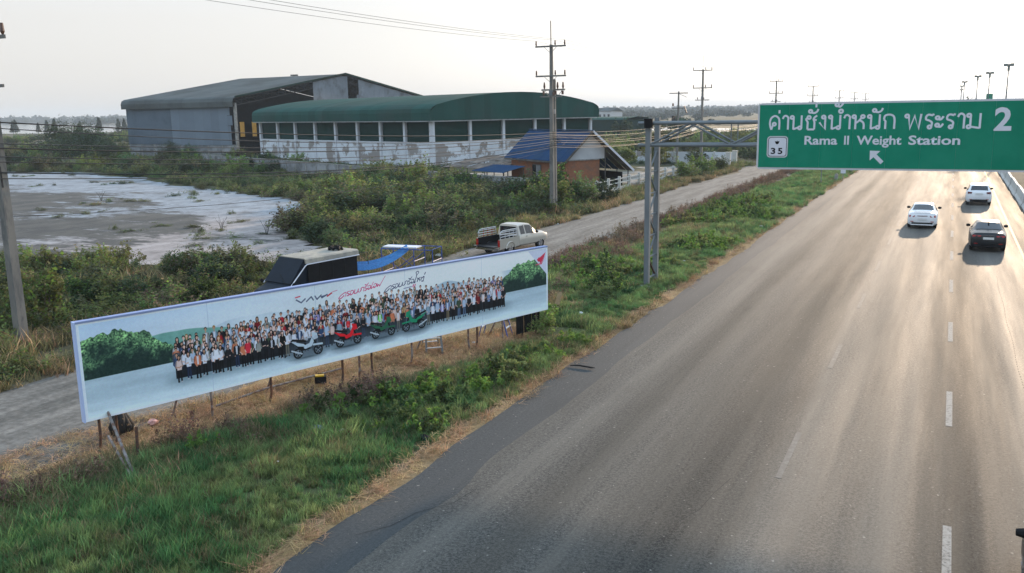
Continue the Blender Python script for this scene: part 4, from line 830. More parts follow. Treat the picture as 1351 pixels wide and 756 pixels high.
        p.line([(x + f * .14 * s, y + .74 * s), (x + f * .30 * s, y + .78 * s)], .03 * s, dk); p.line([(x - f * .50 * s, y + .26 * s), (x - f * .18 * s, y + .12 * s)], .045 * s, (.75, .80, .84)); p.line([(x - f * .46 * s, y + .57 * s), (x - f * .05 * s, y + .47 * s)], .06 * s, dk)
        W = p.win(x - .6, x + .6, y - .1, y + .05); d = np.exp(-((p.u[W] - x) / .4) ** 2 - ((p.v[W] - y + .01) / .03) ** 2) * .5; p.put(W, d, (.15, .22, .25))
    [p.ell(bx_, .56, .62, .30, (.34, .40, .45), .25, .75) for bx_ in (6.05, 7.42, 8.68, 9.92)]; bike(6.05, .34, .98, (.78, .85, .90), 1); bike(7.42, .39, .92, (.92, .12, .18), 1); bike(9.92, .40, .95, (.12, .58, .42), -1)
    p.ell(6.35, .86, .07, .05, (.75, .80, .85)); person(8.60, .62, .62, 1, (.45, .90, .35)); bike(8.68, .40, .90, (.16, .42, .30), 1); person(7.45, .68, .55, 1, (.90, .20, .24)); bike(7.42, .39, .92, (.92, .12, .18), 1)
    # handwritten lines: slanted strokes
    HW = {'k': [('c', [(.05, .1), (.2, .45), (.1, .75), (.35, 1.0), (.6, .75), (.62, .0)])], 'K': [('c', [(.30, .30), (.0, -.15), (-.3, -.35), (-.45, -.1), (-.2, .45), (.25, .9), (.5, .95), (.6, .7), (.55, .0)])],
          'r': [('c', [(.15, .0), (.42, .1), (.35, .45), (.08, .62), (.12, .92), (.5, 1.0)])], 'o': [('c', [(.15, .45), (.05, .1), (.35, -.02), (.6, .4), (.5, .9), (.2, .95), (.1, .7)])], 'b': [('c', [(.1, .9), (.08, .1), (.45, .05), (.62, .3), (.66, .95), (.75, .3), (1.0, .1)])],
          'a': [('c', [(-.55, 1.3), (-.35, 1.15), (-.15, 1.25), (.0, 1.6)])], 'w': [('c', [(.2, .35), (.05, .2), (.3, .0), (.5, .3), (.5, .8), (.25, .95), (.08, .75)])], 'e': [('c', [(.3, .15), (.08, .0), (.08, .4), (.25, 1.5)])],
          'f': [('c', [(.05, .7), (.15, .05), (.38, .5), (.58, .05), (.8, .9), (1.2, 2.3)])], 'I': [('c', [(.3, .1), (.05, -.1), (.2, .6), (.25, 1.7), (.0, 2.35), (.35, 2.6), (.5, 2.2), (.2, 1.6)])], 'h': [('c', [(.05, .85), (.2, .7), (.15, .0), (.35, .75), (.6, .9)]), ('c', [(.4, .6), (.6, .4), (.62, .0)])],
          'y': [('c', [(.1, .8), (.18, .0)]), ('c', [(.3, .6), (.6, .9), (.6, .0), (.35, -.25), (.75, -.2)])], 't': [('s', [(-.1, 1.3), (.0, 1.75)])]}
    AD = {'k': .72, 'K': .72, 'r': .55, 'o': .72, 'b': 1.05, 'a': 0, 'w': .62, 'e': .4, 'f': 1.0, 'I': .5, 'h': .72, 'y': .72, 't': 0}
    def hand(keys, x0, y0, x1, y1, s, col):
        tot = sum(AD[k] for k in keys); t = 0
        for k in keys:
            bx = x0 + (x1 - x0) * t / tot; by = y0 + (y1 - y0) * t / tot; sx = (x1 - x0) / tot
            for kd, q in HW[k]:
                q = cat_rom(q) if kd == 'c' else q; p.line([(bx + a * sx + .35 * s * b, by + b * s) for a, b in q], .024, col, .013)
            t += AD[k]
    pk = (.85, .10, .38); bl = (.10, .12, .30)
    hand(['K', 'r', 'o', 'b', 'k', 'r', 'a', 'w', 'e', 'w', 'f'], 7.28, 1.88, 8.72, 2.03, .125, pk); hand(['K', 'r', 'o', 'b', 'k', 'r', 'a', 'w', 'I', 'h', 'y', 't'], 8.92, 1.84, 10.34, 1.97, .13, bl)
    p.line([(9.55, 1.80), (9.85, 1.815)], .03, (.6, .6, .72)); p.line([(9.9, 1.80), (9.93, 1.87)], .03, pk); p.line([(9.97, 1.80), (10.0, 1.87)], .03, pk)
    # stretched slanted word mark: W A V E
    for q in ([(5.80, 2.03), (5.92, 1.95)], [(5.95, 1.93), (6.08, 2.02)], [(6.12, 1.94), (6.26, 2.04)], [(6.28, 2.05), (6.34, 1.95)], [(6.40, 2.05), (6.46, 1.95)], [(6.46, 1.95), (6.60, 2.05)], [(6.62, 1.97), (6.80, 2.04)], [(6.60, 2.0), (6.74, 2.02)]): p.line(q, .035, (.16, .18, .28), .012); p.line(q, .012, (.55, .62, .75))
    p.line([(6.80, 1.99), (6.95, 2.06)], .038, (.80, .06, .14)); p.line([(5.78, 2.10), (5.92, 2.115)], .035, (.88, .35, .42)); p.line([(6.98, 2.09), (7.14, 2.11)], .02, (.85, .5, .6))
    # right corner: white triangle, red wing
    p.poly([(14.99, 2.37), (16.02, 1.30), (16.02, 2.37)], (.86, .88, .95)); p.line([(15.99, 1.33), (15.99, .97)], .02, (.15, .2, .2))
    for i in range(6): p.poly([(15.50 + .035 * i, 1.93 - .028 * i + .03), (15.93 - .02 * i, 2.20 - .062 * i), (15.88 - .025 * i, 2.13 - .06 * i), (15.66 - .01 * i, 1.92 - .03 * i)], (.87, .22, .34))
    p.poly([(15.47, 1.96), (15.58, 2.05), (15.66, 1.96), (15.57, 1.86)], (.87, .22, .34)); p.line([(15.42, 1.78), (15.72, 1.80)], .035, (.88, .40, .48))
    for j in range(6): p.line([(15.44 + j * .055, 1.765), (15.44 + j * .055, 1.80)], .02, (.85, .3, .4))
    # border and print grain
    m = np.minimum(np.minimum(u, PW - u) / .07, np.minimum(v, PH - v) / .05) < 1; p.a[m] = (.93, .97, 1.0)
    for xj in (3.2, 6.4, 9.6, 12.8): p.line([(xj, 0), (xj, PH)], .010, (.60, .68, .80), al=.6)
    p.a += rng.normal(size=(IH, IW, 3)) * .022 + (fbm(u, v, .05, 99) - .5)[..., None] * .05; p.a[2:-2, 2:-2] = (p.a[2:-2, 2:-2] * 2 + p.a[1:-3, 2:-2] + p.a[3:-1, 2:-2] + p.a[2:-2, 1:-3] + p.a[2:-2, 3:-1]) / 6
    return np.clip(p.a, 0, 1)
def banner_material():
    a = draw_banner(); img = bpy.data.images.new('banner_print', IW, IH); b = np.ones((IH, IW, 4), np.float32); b[..., :3] = a; img.pixels.foreach_set(b.ravel()); img.update(); img.pack()
    m = bpy.data.materials.new('banner_print'); m.use_nodes = True; n = m.node_tree.nodes; L = m.node_tree.links; bs = n['Principled BSDF']; bs.inputs['Roughness'].default_value = .55; bs.inputs['Specular IOR Level'].default_value = .3
    t = n.new('ShaderNodeTexImage'); t.image = img; t.extension = 'EXTEND'; L.new(t.outputs[0], bs.inputs['Base Color'])
    nb = n.new('ShaderNodeTexNoise'); nb.inputs['Scale'].default_value = 1.2; tc = n.new('ShaderNodeTexCoord'); L.new(tc.outputs['Object'], nb.inputs['Vector']); bp = n.new('ShaderNodeBump'); bp.inputs['Strength'].default_value = .15; bp.inputs['Distance'].default_value = .05; L.new(nb.outputs['Fac'], bp.inputs['Height']); L.new(bp.outputs[0], bs.inputs['Normal'])
    MAT['banner_print'] = m
banner_material()
# local frame: x along the banner, -y towards the road, z up; lower edge .8 m above ground
BANG = math.atan2(15.16, 5.18)
bn = thing('billboard', 'very long printed banner billboard with a crowd and four motorcycles standing along the verge', 'billboard', (-17.84, 13.39, 0), BANG)
mb = MB(); k = 32
for i in range(k + 1):
    t = i / k
    for h in (0, 1): mb.v.append((t * PW, -.028 + .006 * math.sin(t * 23), .8 + h * (PH + (-.10 * t))))
mb.f = [(2 * i, 2 * i + 2, 2 * i + 3, 2 * i + 1) for i in range(k)]; mb.mi = [0] * k
me = bpy.data.meshes.new('print'); me.from_pydata(mb.v, [], mb.f); me.materials.append(MAT['banner_print']); uv = me.uv_layers.new(name='UVMap')
for pl in me.polygons:
    for li in pl.loop_indices:
        vi = me.loops[li].vertex_index; uv.data[li].uv = ((vi // 2) / k, vi % 2)
    if pl.normal.y > 0: pl.flip()
me.update(); po = bpy.data.objects.new('print', me); COL.objects.link(po); po.parent = bn
for i, (a, b_) in enumerate(((0, 4.0), (4.0, 8.0), (8.0, 12.0), (12.0, PW))):
    ta = .8 + PH - .10 * a / PW; tb = .8 + PH - .10 * b_ / PW
    MB().add([(a, -.02, .8), (b_, -.02, .8), (b_, .12, .8), (a, .12, .8), (a, -.02, ta), (b_, -.02, tb), (b_, .12, tb), (a, .12, ta)], [(0, 3, 2, 1), (4, 5, 6, 7), (0, 1, 5, 4), (2, 3, 7, 6), (1, 2, 6, 5), (3, 0, 4, 7)]).build('backing_frame', 'banner_border', bn)
MB().add([(-.01, -.045, .8 + PH), (PW, -.045, .8 + PH - .10), (PW, .13, .8 + PH - .10), (-.01, .13, .8 + PH), (-.01, -.045, .845 + PH), (PW, -.045, .845 + PH - .10), (PW, .13, .845 + PH - .10), (-.01, .13, .845 + PH)], [(0, 3, 2, 1), (4, 5, 6, 7), (0, 1, 5, 4), (2, 3, 7, 6), (1, 2, 6, 5), (3, 0, 4, 7)]).build('top_trim', 'banner_trim', bn)
MB().box((-.035, -.045, .79), (-.002, .13, .845 + PH)).build('side_trim', 'banner_side', bn)
rg = random.Random(4)
for xq in (.35, .75, 3.2, 4.95, 7.3, 7.9, 8.35, 9.9, 12.3, 12.7, 13.9, 14.9, 15.6):
    dxl = rg.uniform(-.12, .12); MB().tube([(xq + dxl, .18 + rg.uniform(-.05, .25), -.25), (xq, .15, .3), (xq, .15, 2.6)], .035, 6).build('post', 'rust' if rg.random() < .6 else 'pipe_grey', bn)
for xq in (2.6, 5.4, 10.9, 14.3): MB().tube([(xq, 1.3, -.1), (xq + .1, .18, 1.9)], .03, 6).build('brace', 'pipe_grey', bn)
def wl(x, y): # world to banner local xy
    d = Vector((x + 17.84, y - 13.39, 0)); c, s_ = math.cos(-BANG), math.sin(-BANG); return (d.x * c - d.y * s_, d.x * s_ + d.y * c)
a = wl(-15.41, 12.66)
MB().tube([(a[0], a[1], -.05), (.55, .16, .98)], .035, 6).build('brace', 'pipe_grey', bn)
b_ = wl(-17.87, 13.88); MB().tube([(a[0] - .10, a[1] - .04, .10), (b_[0], b_[1] - .25, .34)], .032, 6).build('brace', 'pipe_grey', bn)
MB().tube([(3.6, .75, .12), (5.2, .85, .22), (7.9, 1.1, .16)], .03, 6).build('loose_pipe', 'pipe_grey', bn)
for i, xq in enumerate((14.55, 14.75, 14.95, 15.15, 15.35, 15.58)): MB().box((xq, .10 + .02 * (i % 2), .12), (xq + .16, .135 + .02 * (i % 2), .80)).build('slat', 'black', bn)
tag(MB().tube([(-16.51, 13.68, .78), (-16.46, 13.60, -.2)], .035, 7).build('stake', 'rust'), 'short rusty stake with a tan top standing alone in grass before the banner brace', 'stake')
def stepladder(name, label, loc_, rz, mat, h=2.0, spread=.62, rungs=5):
    t = thing(name, label, 'ladder', loc_, rz)
    for sd in (-1, 1):
        f = t
        for e in (-1, 1): MB().bar((e * (.27 - .07), 0, h), (e * .27, sd * spread, 0), .065 if sd < 0 else .04, .03).build('rail', mat, t)
        for q in range(1, rungs + 1):
            k_ = q / (rungs + 1); MB().bar((-.27 + .07 * k_, sd * spread * (1 - k_), h * k_), (.27 - .07 * k_, sd * spread * (1 - k_), h * k_), .07, .025).build('rung', 'alu', t)
    return t
stepladder('stepladder', 'dark blue stepladder with silver rungs under the right part of the banner', (-14.15, 27.35, -.05), math.radians(98), 'blue_paint', 2.1, .55)
stepladder('stepladder', 'bare silver stepladder behind the middle of the banner', (-15.1, 24.55, -.08), math.radians(40), 'galvanised', 1.8, .5)
mb = MB()
rg = np.random.default_rng(8); 
for i in range(9):
    a_ = i * .7; mb.tube([(math.cos(a_) * .16, math.sin(a_) * .14, .02), (math.cos(a_) * .2 + .03, math.sin(a_) * .2, .25), (math.cos(a_ + .5) * .10, math.sin(a_ + .5) * .1, .52 + .05 * (i % 3))], [.10, .12, .05], 7)
tag(mb.build('cloth_bundle', 'camo', smooth=True), 'dark heap of cloth with tan patches behind the left banner foot', 'bundle').location = (-18.35, 14.75, -.05)
tb = thing('toolbox', 'small black and yellow toolbox on straw behind the banner', 'toolbox', (-16.1, 19.9, .35), .7); tb.scale = (.75, .75, .75)
MB().box((-.22, -.12, -.32), (.22, .12, -.05)).build('case', 'black', tb); MB().box((-.2, -.11, -.048), (.14, .11, .0)).build('lid', 'yellow', tb); MB().bar((-.1, 0, .05), (.1, 0, .05), .03).build('handle', 'black', tb)

# ------------------------------------------------------------------ electricity poles
def tree_of(o): return KIDS
def make_pole(label, loc_, h=12.72, lower=True, rz=0.0):
    t = thing('electricity_pole', label, 'utility pole', loc_, rz, 'electricity poles beside the dirt road')
    MB().add([(a * s_, b * s_, z) for z, s_ in ((-.5, .17), (h, .10)) for a, b in ((-1, -1), (1, -1), (1, 1), (-1, 1))], [(0, 1, 2, 3), (7, 6, 5, 4), (0, 4, 5, 1), (1, 5, 6, 2), (2, 6, 7, 3), (3, 7, 4, 0)]).build('shaft', 'pole_concrete', t)
    sp_ = MB(); sp_.tube([(-.02, 0, h - .6), (-.03, 0, h + 1.75)], .035, 6); sp_.build('lightning_rod', 'rust', t)
    for z in (h - .12, h - 2.3):
        ca = MB().box((-1.25, -.17, z - .06), (1.25, -.09 - .02, z + .06)).build('crossarm', 'pole_concrete', t)
        for xq in (-1.18, .38, 1.16): MB().tube([(xq, -.14, z + .06), (xq, -.14, z + .16), (xq, -.14, z + .28), (xq, -.14, z + .42)], [.03, .075, .06, .05], 7).build('insulator', 'porcelain', ca)
        MB().bar((-.5, -.17, z - .07), (0, -.12, z - .5), .03).build('brace', 'galvanised', t); MB().bar((.5, -.17, z - .07), (0, -.12, z - .5), .03).build('brace', 'galvanised', t)
    if lower:
        z = 8.9; ca = MB().box((-.9, -.19, z - .05), (.9, -.12, z + .05)).build('crossarm', 'pole_concrete', t)
        for xq in (-.6, .2): MB().tube([(xq, -.15, z + .05), (xq, -.15, z + .2), (xq, -.15, z + .34)], [.03, .06, .05], 7).build('insulator', 'porcelain', ca)
        MB().box((-.13, -.22, 8.98), (.13, -.1, 9.35)).build('bracket', 'galvanised', t)
        MB().tube([(.16, -.1, 5.6), (.16, -.12, 6.3)], .03, 6).build('rack', 'dark_steel', t)
    return t
POLES = [('square concrete electricity pole at the left photo edge, its top out of frame', (-28.5, 19.3, 0)), ('tall concrete electricity pole standing in the scrub in front of the blue roofed house', (-27.6, 63.4, 0)),
         ('concrete electricity pole beside the white rail fence beyond the gantry', (-29.1, 115.3, 0)), ('electricity pole first to the right of the sign corner, above the green sign', (-30.3, 175.5, 0)),
         ('electricity pole second above the green sign from its left corner', (-30.6, 227, 0)), ('electricity pole third above the green sign from its left corner', (-32.5, 300, 0)),
         ('electricity pole fourth above the green sign, small and hazy', (-32.3, 346, 0)), ('farthest faint electricity pole above the green sign', (-31.8, 384, 0))]
p0 = make_pole(*POLES[0]); index_kids()
for lb, lc in POLES[1:]:
    c = copy_tree(p0); c.location = lc; c['label'] = lb
    if lc[1] == 19.3: c.location = lc
p0.location = POLES[0][1]
t = thing('service_pole', 'shorter twin concrete pole with a low crossarm and vines just behind the tall pole', 'utility pole', (-27.62, 63.95, 0))
MB().add([(a * s_, b * s_, z) for z, s_ in ((-.5, .15), (10.2, .10)) for a, b in ((-1, -1), (1, -1), (1, 1), (-1, 1))], [(0, 1, 2, 3), (7, 6, 5, 4), (0, 4, 5, 1), (1, 5, 6, 2), (2, 6, 7, 3), (3, 7, 4, 0)]).build('shaft', 'pole_concrete', t)
ca = MB().box((-1.0, -.19, 9.35), (.95, -.1, 9.47)).build('crossarm', 'pole_concrete', t)
for xq in (-.75, -.1, .35, .8): MB().tube([(xq, -.15, 9.47), (xq, -.15, 9.66), (xq, -.15, 9.98)], [.04, .09, .05], 7).build('insulator', 'porcelain', ca)
for xq in (-.8, .2, .78): MB().tube([(xq, -.2, 9.33), (xq, -.2, 9.05)], .09, 7).build('insulator', 'porcelain', ca)
for e in (-1, 1): MB().bar((e * .7, -.15, 9.35), (0, -.12, 8.4), .03).build('brace', 'galvanised', t)
for k_ in range(3):
    rp = [(.25 + .16 * math.cos(a_) + .1 * k_, -.16, 5.55 + .16 * math.sin(a_)) for a_ in np.linspace(0, 2 * PI, 14)]; MB().tube(rp, .018, 5, False).build('cable_coil', 'cable', t)
MB().box((-.14, -.2, 7.6), (.14, -.15, 7.95)).build('plate', 'alu', t)
t = thing('service_pole', 'short leaning service pole with a transformer bracket right of the green roof', 'utility pole', (-34.3, 122.4, 0))
MB().tube([(0, 0, -.4), (.1, 0, 10.2)], .17, 6, r2=.11).build('shaft', 'pole_concrete', t)
MB().box((-1.2, -.12, 9.9), (1.4, -.04, 10.02)).build('crossarm', 'dark_steel', t); MB().box((-.8, -.12, 7.9), (1.1, -.04, 8.0)).build('crossarm', 'dark_steel', t)
MB().bar((.9, 0, 8.2), (1.25, 0, 7.3), .14).build('fuse_cutout', 'porcelain', t); MB().tube([(-.55, 0, 6.0), (-.55, 0, 6.9)], .3, 8).build('transformer', 'dark_steel', t); MB().bar((.1, 0, 9.9), (1.2, 0, 9.4), .05).build('brace', 'dark_steel', t)
MB().box((-.7, -.35, 8.2), (-.5, -.2, 8.6)).build('fuse_cutout', 'porcelain', t)
# wires: each one runs unbroken over all its poles
PX = [(-29.2, -30.0)] + [(p_[1][0], p_[1][1]) for p_ in POLES]
def wire(name, label, cat, offs, r, sag, z_of, y_max=400, n=14, grp=None):
    pts = []; 
    for i in range(len(PX) - 1):
        (xa, ya), (xb, yb) = PX[i], PX[i + 1]
        if ya >= y_max: break
        za, zb_ = z_of(i), z_of(i + 1)
        for j in range(n):
            t_ = j / n; pts.append((xa + (xb - xa) * t_ + offs, ya + (yb - ya) * t_ - .14, za + (zb_ - za) * t_ - sag * 4 * t_ * (1 - t_)))
    return tag(MB().tube(pts, r, 4, False).build(name, 'wire' if r < .02 else 'cable'), label, cat, grp)
for z, nm in ((12.6 + .42, 'top'),):
    for xo, side in ((-1.18, 'left'), (.38, 'middle'), (1.16, 'right')):
        wire('power_line', 'thin bare power line on the %s insulator of the %s crossarm' % (side, nm), 'power line', xo, .009, .32, lambda i, z=z: z, grp='bare power lines along the tall poles')
rg = np.random.default_rng(12)
LOW = [(7.75, 6.2), (7.55, 6.05), (7.05, 5.95), (6.9, 5.8), (6.62, 5.6), (6.45, 5.45), (6.1, 5.25), (5.9, 5.1)]
WHERE = ['uppermost', 'second from the top', 'third from the top', 'fourth from the top', 'fourth from the bottom', 'third from the bottom', 'second from the bottom', 'lowest']
for k_, (a, b_) in enumerate(LOW):
    wire('cable', 'black sagging cable, %s of eight low cables reaching the tall pole' % WHERE[k_], 'cable', .2 + .05 * (k_ % 3), .016 if k_ % 3 else .022, .30 + .22 * rg.random() + .05 * k_, lambda i, a=a, b_=b_: a if i <= 1 else b_, y_max=230, n=18, grp='low cables')
def droop(name, label, p, q, sag, r=.012):
    pts = [Vector(p).lerp(Vector(q), j / 14) - Vector((0, 0, sag * 4 * (j / 14) * (1 - j / 14))) for j in range(15)]; return tag(MB().tube(pts, r, 4, False).build(name, 'cable'), label, 'cable')
droop('cable', 'thin service cable dropping from the tall pole to the blue roof', (-27.5, 63.3, 5.6), (-34.5, 83.2, 5.0), .5)
droop('cable', 'thin service cable from the tall pole towards the short service pole', (-27.4, 63.6, 5.9), (-34.3, 122.3, 7.0), 1.3)
droop('cable', 'lone thin cable sagging over the salt flat to the left pole', (-28.4, 19.4, 4.6), (-27.5, 63.2, 5.0), .9, .010)

# ------------------------------------------------------------------ lamp posts, far signs, barrier
def lamp(label, loc_, h=13):
    t = thing('lamp_post', label, 'lamp post', loc_, 0, 'tall lamp posts in the median')
    MB().tube([(0, 0, -.2), (0, 0, h)], .12, 7, r2=.07).build('mast', 'galvanised', t); MB().box((-.5, -.1, h - .08), (.5, .1, h + .02)).build('arm', 'galvanised', t)
    for e in (-1, 1): MB().box((e * .15, -.18, h - .3), (e * .62, .18, h + .1)).build('lamp_head', 'lamp_head', t)
    MB().tube([(0, 0, h - .9), (0, 0, h - .1)], .17, 7).build('collar', 'lamp_head', t); return t
LW = ['tallest lamp post, nearest, close to the right edge above the green sign', 'second lamp post from the right edge above the green sign', 'third lamp post from the right above the green sign', 'fourth lamp post from the right above the green sign', 'fifth lamp post from the right above the green sign', 'smallest and farthest lamp post above the green sign']
l0 = lamp(LW[0], (6.2, 138.9, 0)); index_kids()
for lb, lc in zip(LW[1:], ((5.0, 171.7, 0), (3.6, 190.2, 0), (1.8, 234, 0), (1.6, 285.7, 0), (1.9, 357, 0))):
    c = copy_tree(l0); c.location = lc; c['label'] = lb
def post_sign(name, label, cat, loc_, w_, h_, zc, mat, posts=1, th=.05):
    t = thing(name, label, cat, loc_)
    for e in ([0] if posts == 1 else [-w_ * .35, w_ * .35]): MB().tube([(e, .05, -.2), (e, .05, zc + h_ * .4)], .05, 6).build('post', 'galvanised', t)
    MB().box((-w_ / 2, -th, zc - h_ / 2), (w_ / 2, 0, zc + h_ / 2)).build('panel', mat, t); return t
s_ = post_sign('road_sign', 'small blue road sign on a thin post in the verge below the green sign', 'road sign', (-11.74, 96.0, 0), .62, .42, 1.75, 'sign_blue')
MB().box((-.28, -.055, 1.60), (-.12, -.051, 1.78)).build('pictogram', 'sign_white', s_); MB().box((-.05, -.055, 1.66), (.24, -.051, 1.72)).build('pictogram', 'sign_white', s_)
post_sign('road_sign', 'distant green road sign on two posts between the lamp posts on the skyline', 'road sign', (9.1, 300, 0), 1.7, 1.5, 10.0, 'sign_green', 2)
tag(MB().prism(rrect(-.17, .17, -.2, .78, .15), 1, -.1, .1).build('marker_stone', 'concrete'), 'grey round topped marker stone in the verge left of the asphalt', 'marker stone').location = (-10.8, 100.9, 0)
t = thing('marker_board', 'leaning white marker board on a short post beside the marker stone', 'marker', (-10.2, 101.6, 0), .1); MB().box((-.04, -.03, -.1), (.04, .03, 1.5)).build('post', 'concrete', t); MB().box((-.25, -.06, .75), (.25, -.035, 1.6)).build('board', 'sign_white', t)
tag(MB().prism(rrect(-.14, .14, -.2, .75, .12), 1, -.08, .08).build('marker_stone', 'concrete'), 'dark small marker post in the verge farther than the marker board', 'marker stone').location = (-10.45, 113.5, 0)
prof = [(-.30, -.05), (.30, -.05), (.30, .08), (.16, .30), (.09, .95), (-.09, .95), (-.16, .30), (-.30, .08)]
BME = MB().prism(prof, 1, -1.48, 1.48).mesh('concrete_barrier', 'fence_white')
for i, yv in enumerate(np.arange(56, 200, 3.0)):
    o = bpy.data.objects.new('concrete_barrier', BME); COL.objects.link(o); o.location = (5.45 + .03 * math.sin(i * 2.1) - bend(float(yv)), float(yv), 0); o.rotation_euler = (0, 0, .006 * math.sin(i * 1.3)); tag(o, 'weathered concrete barrier segment in the row along the right edge of the road', 'barrier', 'concrete barrier segments along the median')

# ------------------------------------------------------------------ grey steel shed
def ring_shell(prof, th):
    """closed polygon for a bent sheet of thickness th following an open profile"""
    P = [np.array(p, float) for p in prof]; out = []
    for i, p in enumerate(P):
        d = P[min(i + 1, len(P) - 1)] - P[max(i - 1, 0)]; d /= np.linalg.norm(d); out.append(p - np.array([-d[1], d[0]]) * th)
    return [tuple(p) for p in P] + [tuple(p) for p in out[::-1]]
def shell(mb, prof, th, x0, x1):
    P = [tuple(p) for p in prof]; Q = ring_shell(prof, th)[len(P):][::-1]; n = len(P)
    vs = [(x0, a, b) for a, b in P] + [(x1, a, b) for a, b in P] + [(x0, a, b) for a, b in Q] + [(x1, a, b) for a, b in Q]; fs = []
    for i in range(n - 1): fs += [(i, i + 1, n + i + 1, n + i), (2 * n + i, 3 * n + i, 3 * n + i + 1, 2 * n + i + 1), (i, 2 * n + i, 2 * n + i + 1, i + 1), (n + i, n + i + 1, 3 * n + i + 1, 3 * n + i)]
    fs += [(0, n, 3 * n, 2 * n), (n - 1, 3 * n - 1, 4 * n - 1, 2 * n - 1)]; return mb.add(vs, fs)
sh = thing('warehouse', 'large grey steel sheet warehouse with a pitched roof and a torn open gable end', 'warehouse', (-154.5, 133.6, 0), math.atan2(-.0545, .9985))
rp = [(-.7, 9.6), (-.75, 10.6), (-.45, 11.25), (.2, 11.55), (16.5, 14.1), (33, 16.65), (49.5, 14.1), (66.3, 11.5), (66.6, 10.2)]
xr = np.linspace(-.6, 31.4, 15)
for i in range(14): shell(MB(), rp, .12, xr[i] + .01, xr[i + 1] - .01).build('roof_sheet', 'shed_roof', sh)
for i in range(13):
    a, b_ = i * 2.24, (i + 1) * 2.24 - .02; new = i >= 6; top = 9.9; bot = 2.5 - (.15 if new else 0)
    pts = [(a, -.02 - .03 * new), (b_, -.02 - .03 * new)]
    MB().box((a, -.06 - .05 * new, bot - .02 * (i % 3)), (b_, .0 - .05 * new, top)).build('wall_sheet', 'shed_sheet_new' if new else 'shed_sheet', sh, label='paler newer wall sheet' if new else None)
for (a, b_, z0, z1) in ((29.12, 29.9, 2.35, 6.1), (29.12, 30.4, 6.15, 8.0), (29.12, 29.8, 8.05, 9.7)): MB().box((a, -.1, z0), (b_, -.04, z1)).build('wall_sheet', 'shed_sheet_new', sh)
for i in range(8):
    a = i * 3.9; MB().box((a, .05, 0), (min(a + 3.5, 30.6), .3, 2.45)).build('low_wall', 'old_wall', sh); MB().box((a + 3.52, -.02, 0), (a + 3.86, .34, 9.6)).build('column', 'concrete', sh)
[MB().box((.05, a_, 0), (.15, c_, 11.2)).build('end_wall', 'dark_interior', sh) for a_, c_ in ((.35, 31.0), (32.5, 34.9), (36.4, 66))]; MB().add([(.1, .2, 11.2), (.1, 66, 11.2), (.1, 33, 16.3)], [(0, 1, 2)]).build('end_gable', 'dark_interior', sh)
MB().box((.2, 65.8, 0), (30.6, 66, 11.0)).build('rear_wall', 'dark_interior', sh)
for yq in (31.0, 34.9): MB().box((.06, yq + .01, 3.0), (.10, yq + 1.49, 6.5)).build('sunglow_panel', 'sunglow_panel', sh); MB().box((.05, yq + .01, .0), (.15, yq + 1.49, 2.99)).build('end_wall', 'dark_interior', sh); MB().box((.05, yq + .01, 6.51), (.15, yq + 1.49, 11.2)).build('end_wall', 'dark_interior', sh)  # yellow sheets fill the two openings, sun glow put into their colour
for xq in (30.7, 24, 17):                         # roof trusses seen through the open gable
    for s_ in (0, 1):
        y0 = (0.3, 33) if s_ == 0 else (65.7, 33); L0, L1 = Vector((xq, y0[0], 11.2)), Vector((xq, y0[1], 16.35)); D = Vector((0, 0, -1.35)); tr = MB(); tr.bar(L0, L1, .16)
        L0b, L1b = L0 + D, L1 + D; tr.bar(L0b, L1b, .14); k = 16
        for i in range(k):
            a, b_ = i / k, (i + 1) / k; tr.bar(L0.lerp(L1, a), L0b.lerp(L1b, b_), .08); tr.bar(L0b.lerp(L1b, b_), L0.lerp(L1, b_), .08)
        tr.build('truss', 'truss_steel', sh)
    MB().box((xq - .2, .4, 0), (xq + .2, .8, 10.4)).build('column', 'concrete', sh)
gs = lambda y: 11.3 + (16.45 - 11.3) * (1 - abs(y - 33) / 33)
for i, yq in enumerate(np.arange(22.6, 60, 1.9)):
    if 34.0 < yq < 38.0: z0 = gs(yq) - .05
    else: z0 = 6.0
    if 33.0 < yq < 37.6: continue
    b_ = yq + 1.88; MB().add([(30.98, yq, 6), (30.98, b_, 6), (30.98, b_, gs(b_) - .15), (30.98, yq, gs(yq) - .15), (31.04, yq, 6), (31.04, b_, 6), (31.04, b_, gs(b_) - .15), (31.04, yq, gs(yq) - .15)], [(0, 1, 2, 3), (4, 7, 6, 5), (0, 4, 5, 1), (2, 6, 7, 3), (0, 3, 7, 4), (1, 5, 6, 2)]).build('gable_sheet', 'gable_sheet', sh)
MB().box((30.99, 37.0, 6), (31.03, 37.7, 12.2)).build('gable_sheet', 'gable_sheet', sh)
for s_ in (0, 1): MB().bar((31.45, 0 if s_ == 0 else 66, 11.5), (31.45, 33, 16.72), .12, .35).build('rake_trim', 'green_sheet', sh)
MB().box((15.6, 32.6, 16.7), (17.2, 33.4, 17.0)).build('ridge_vent', 'shed_roof', sh)

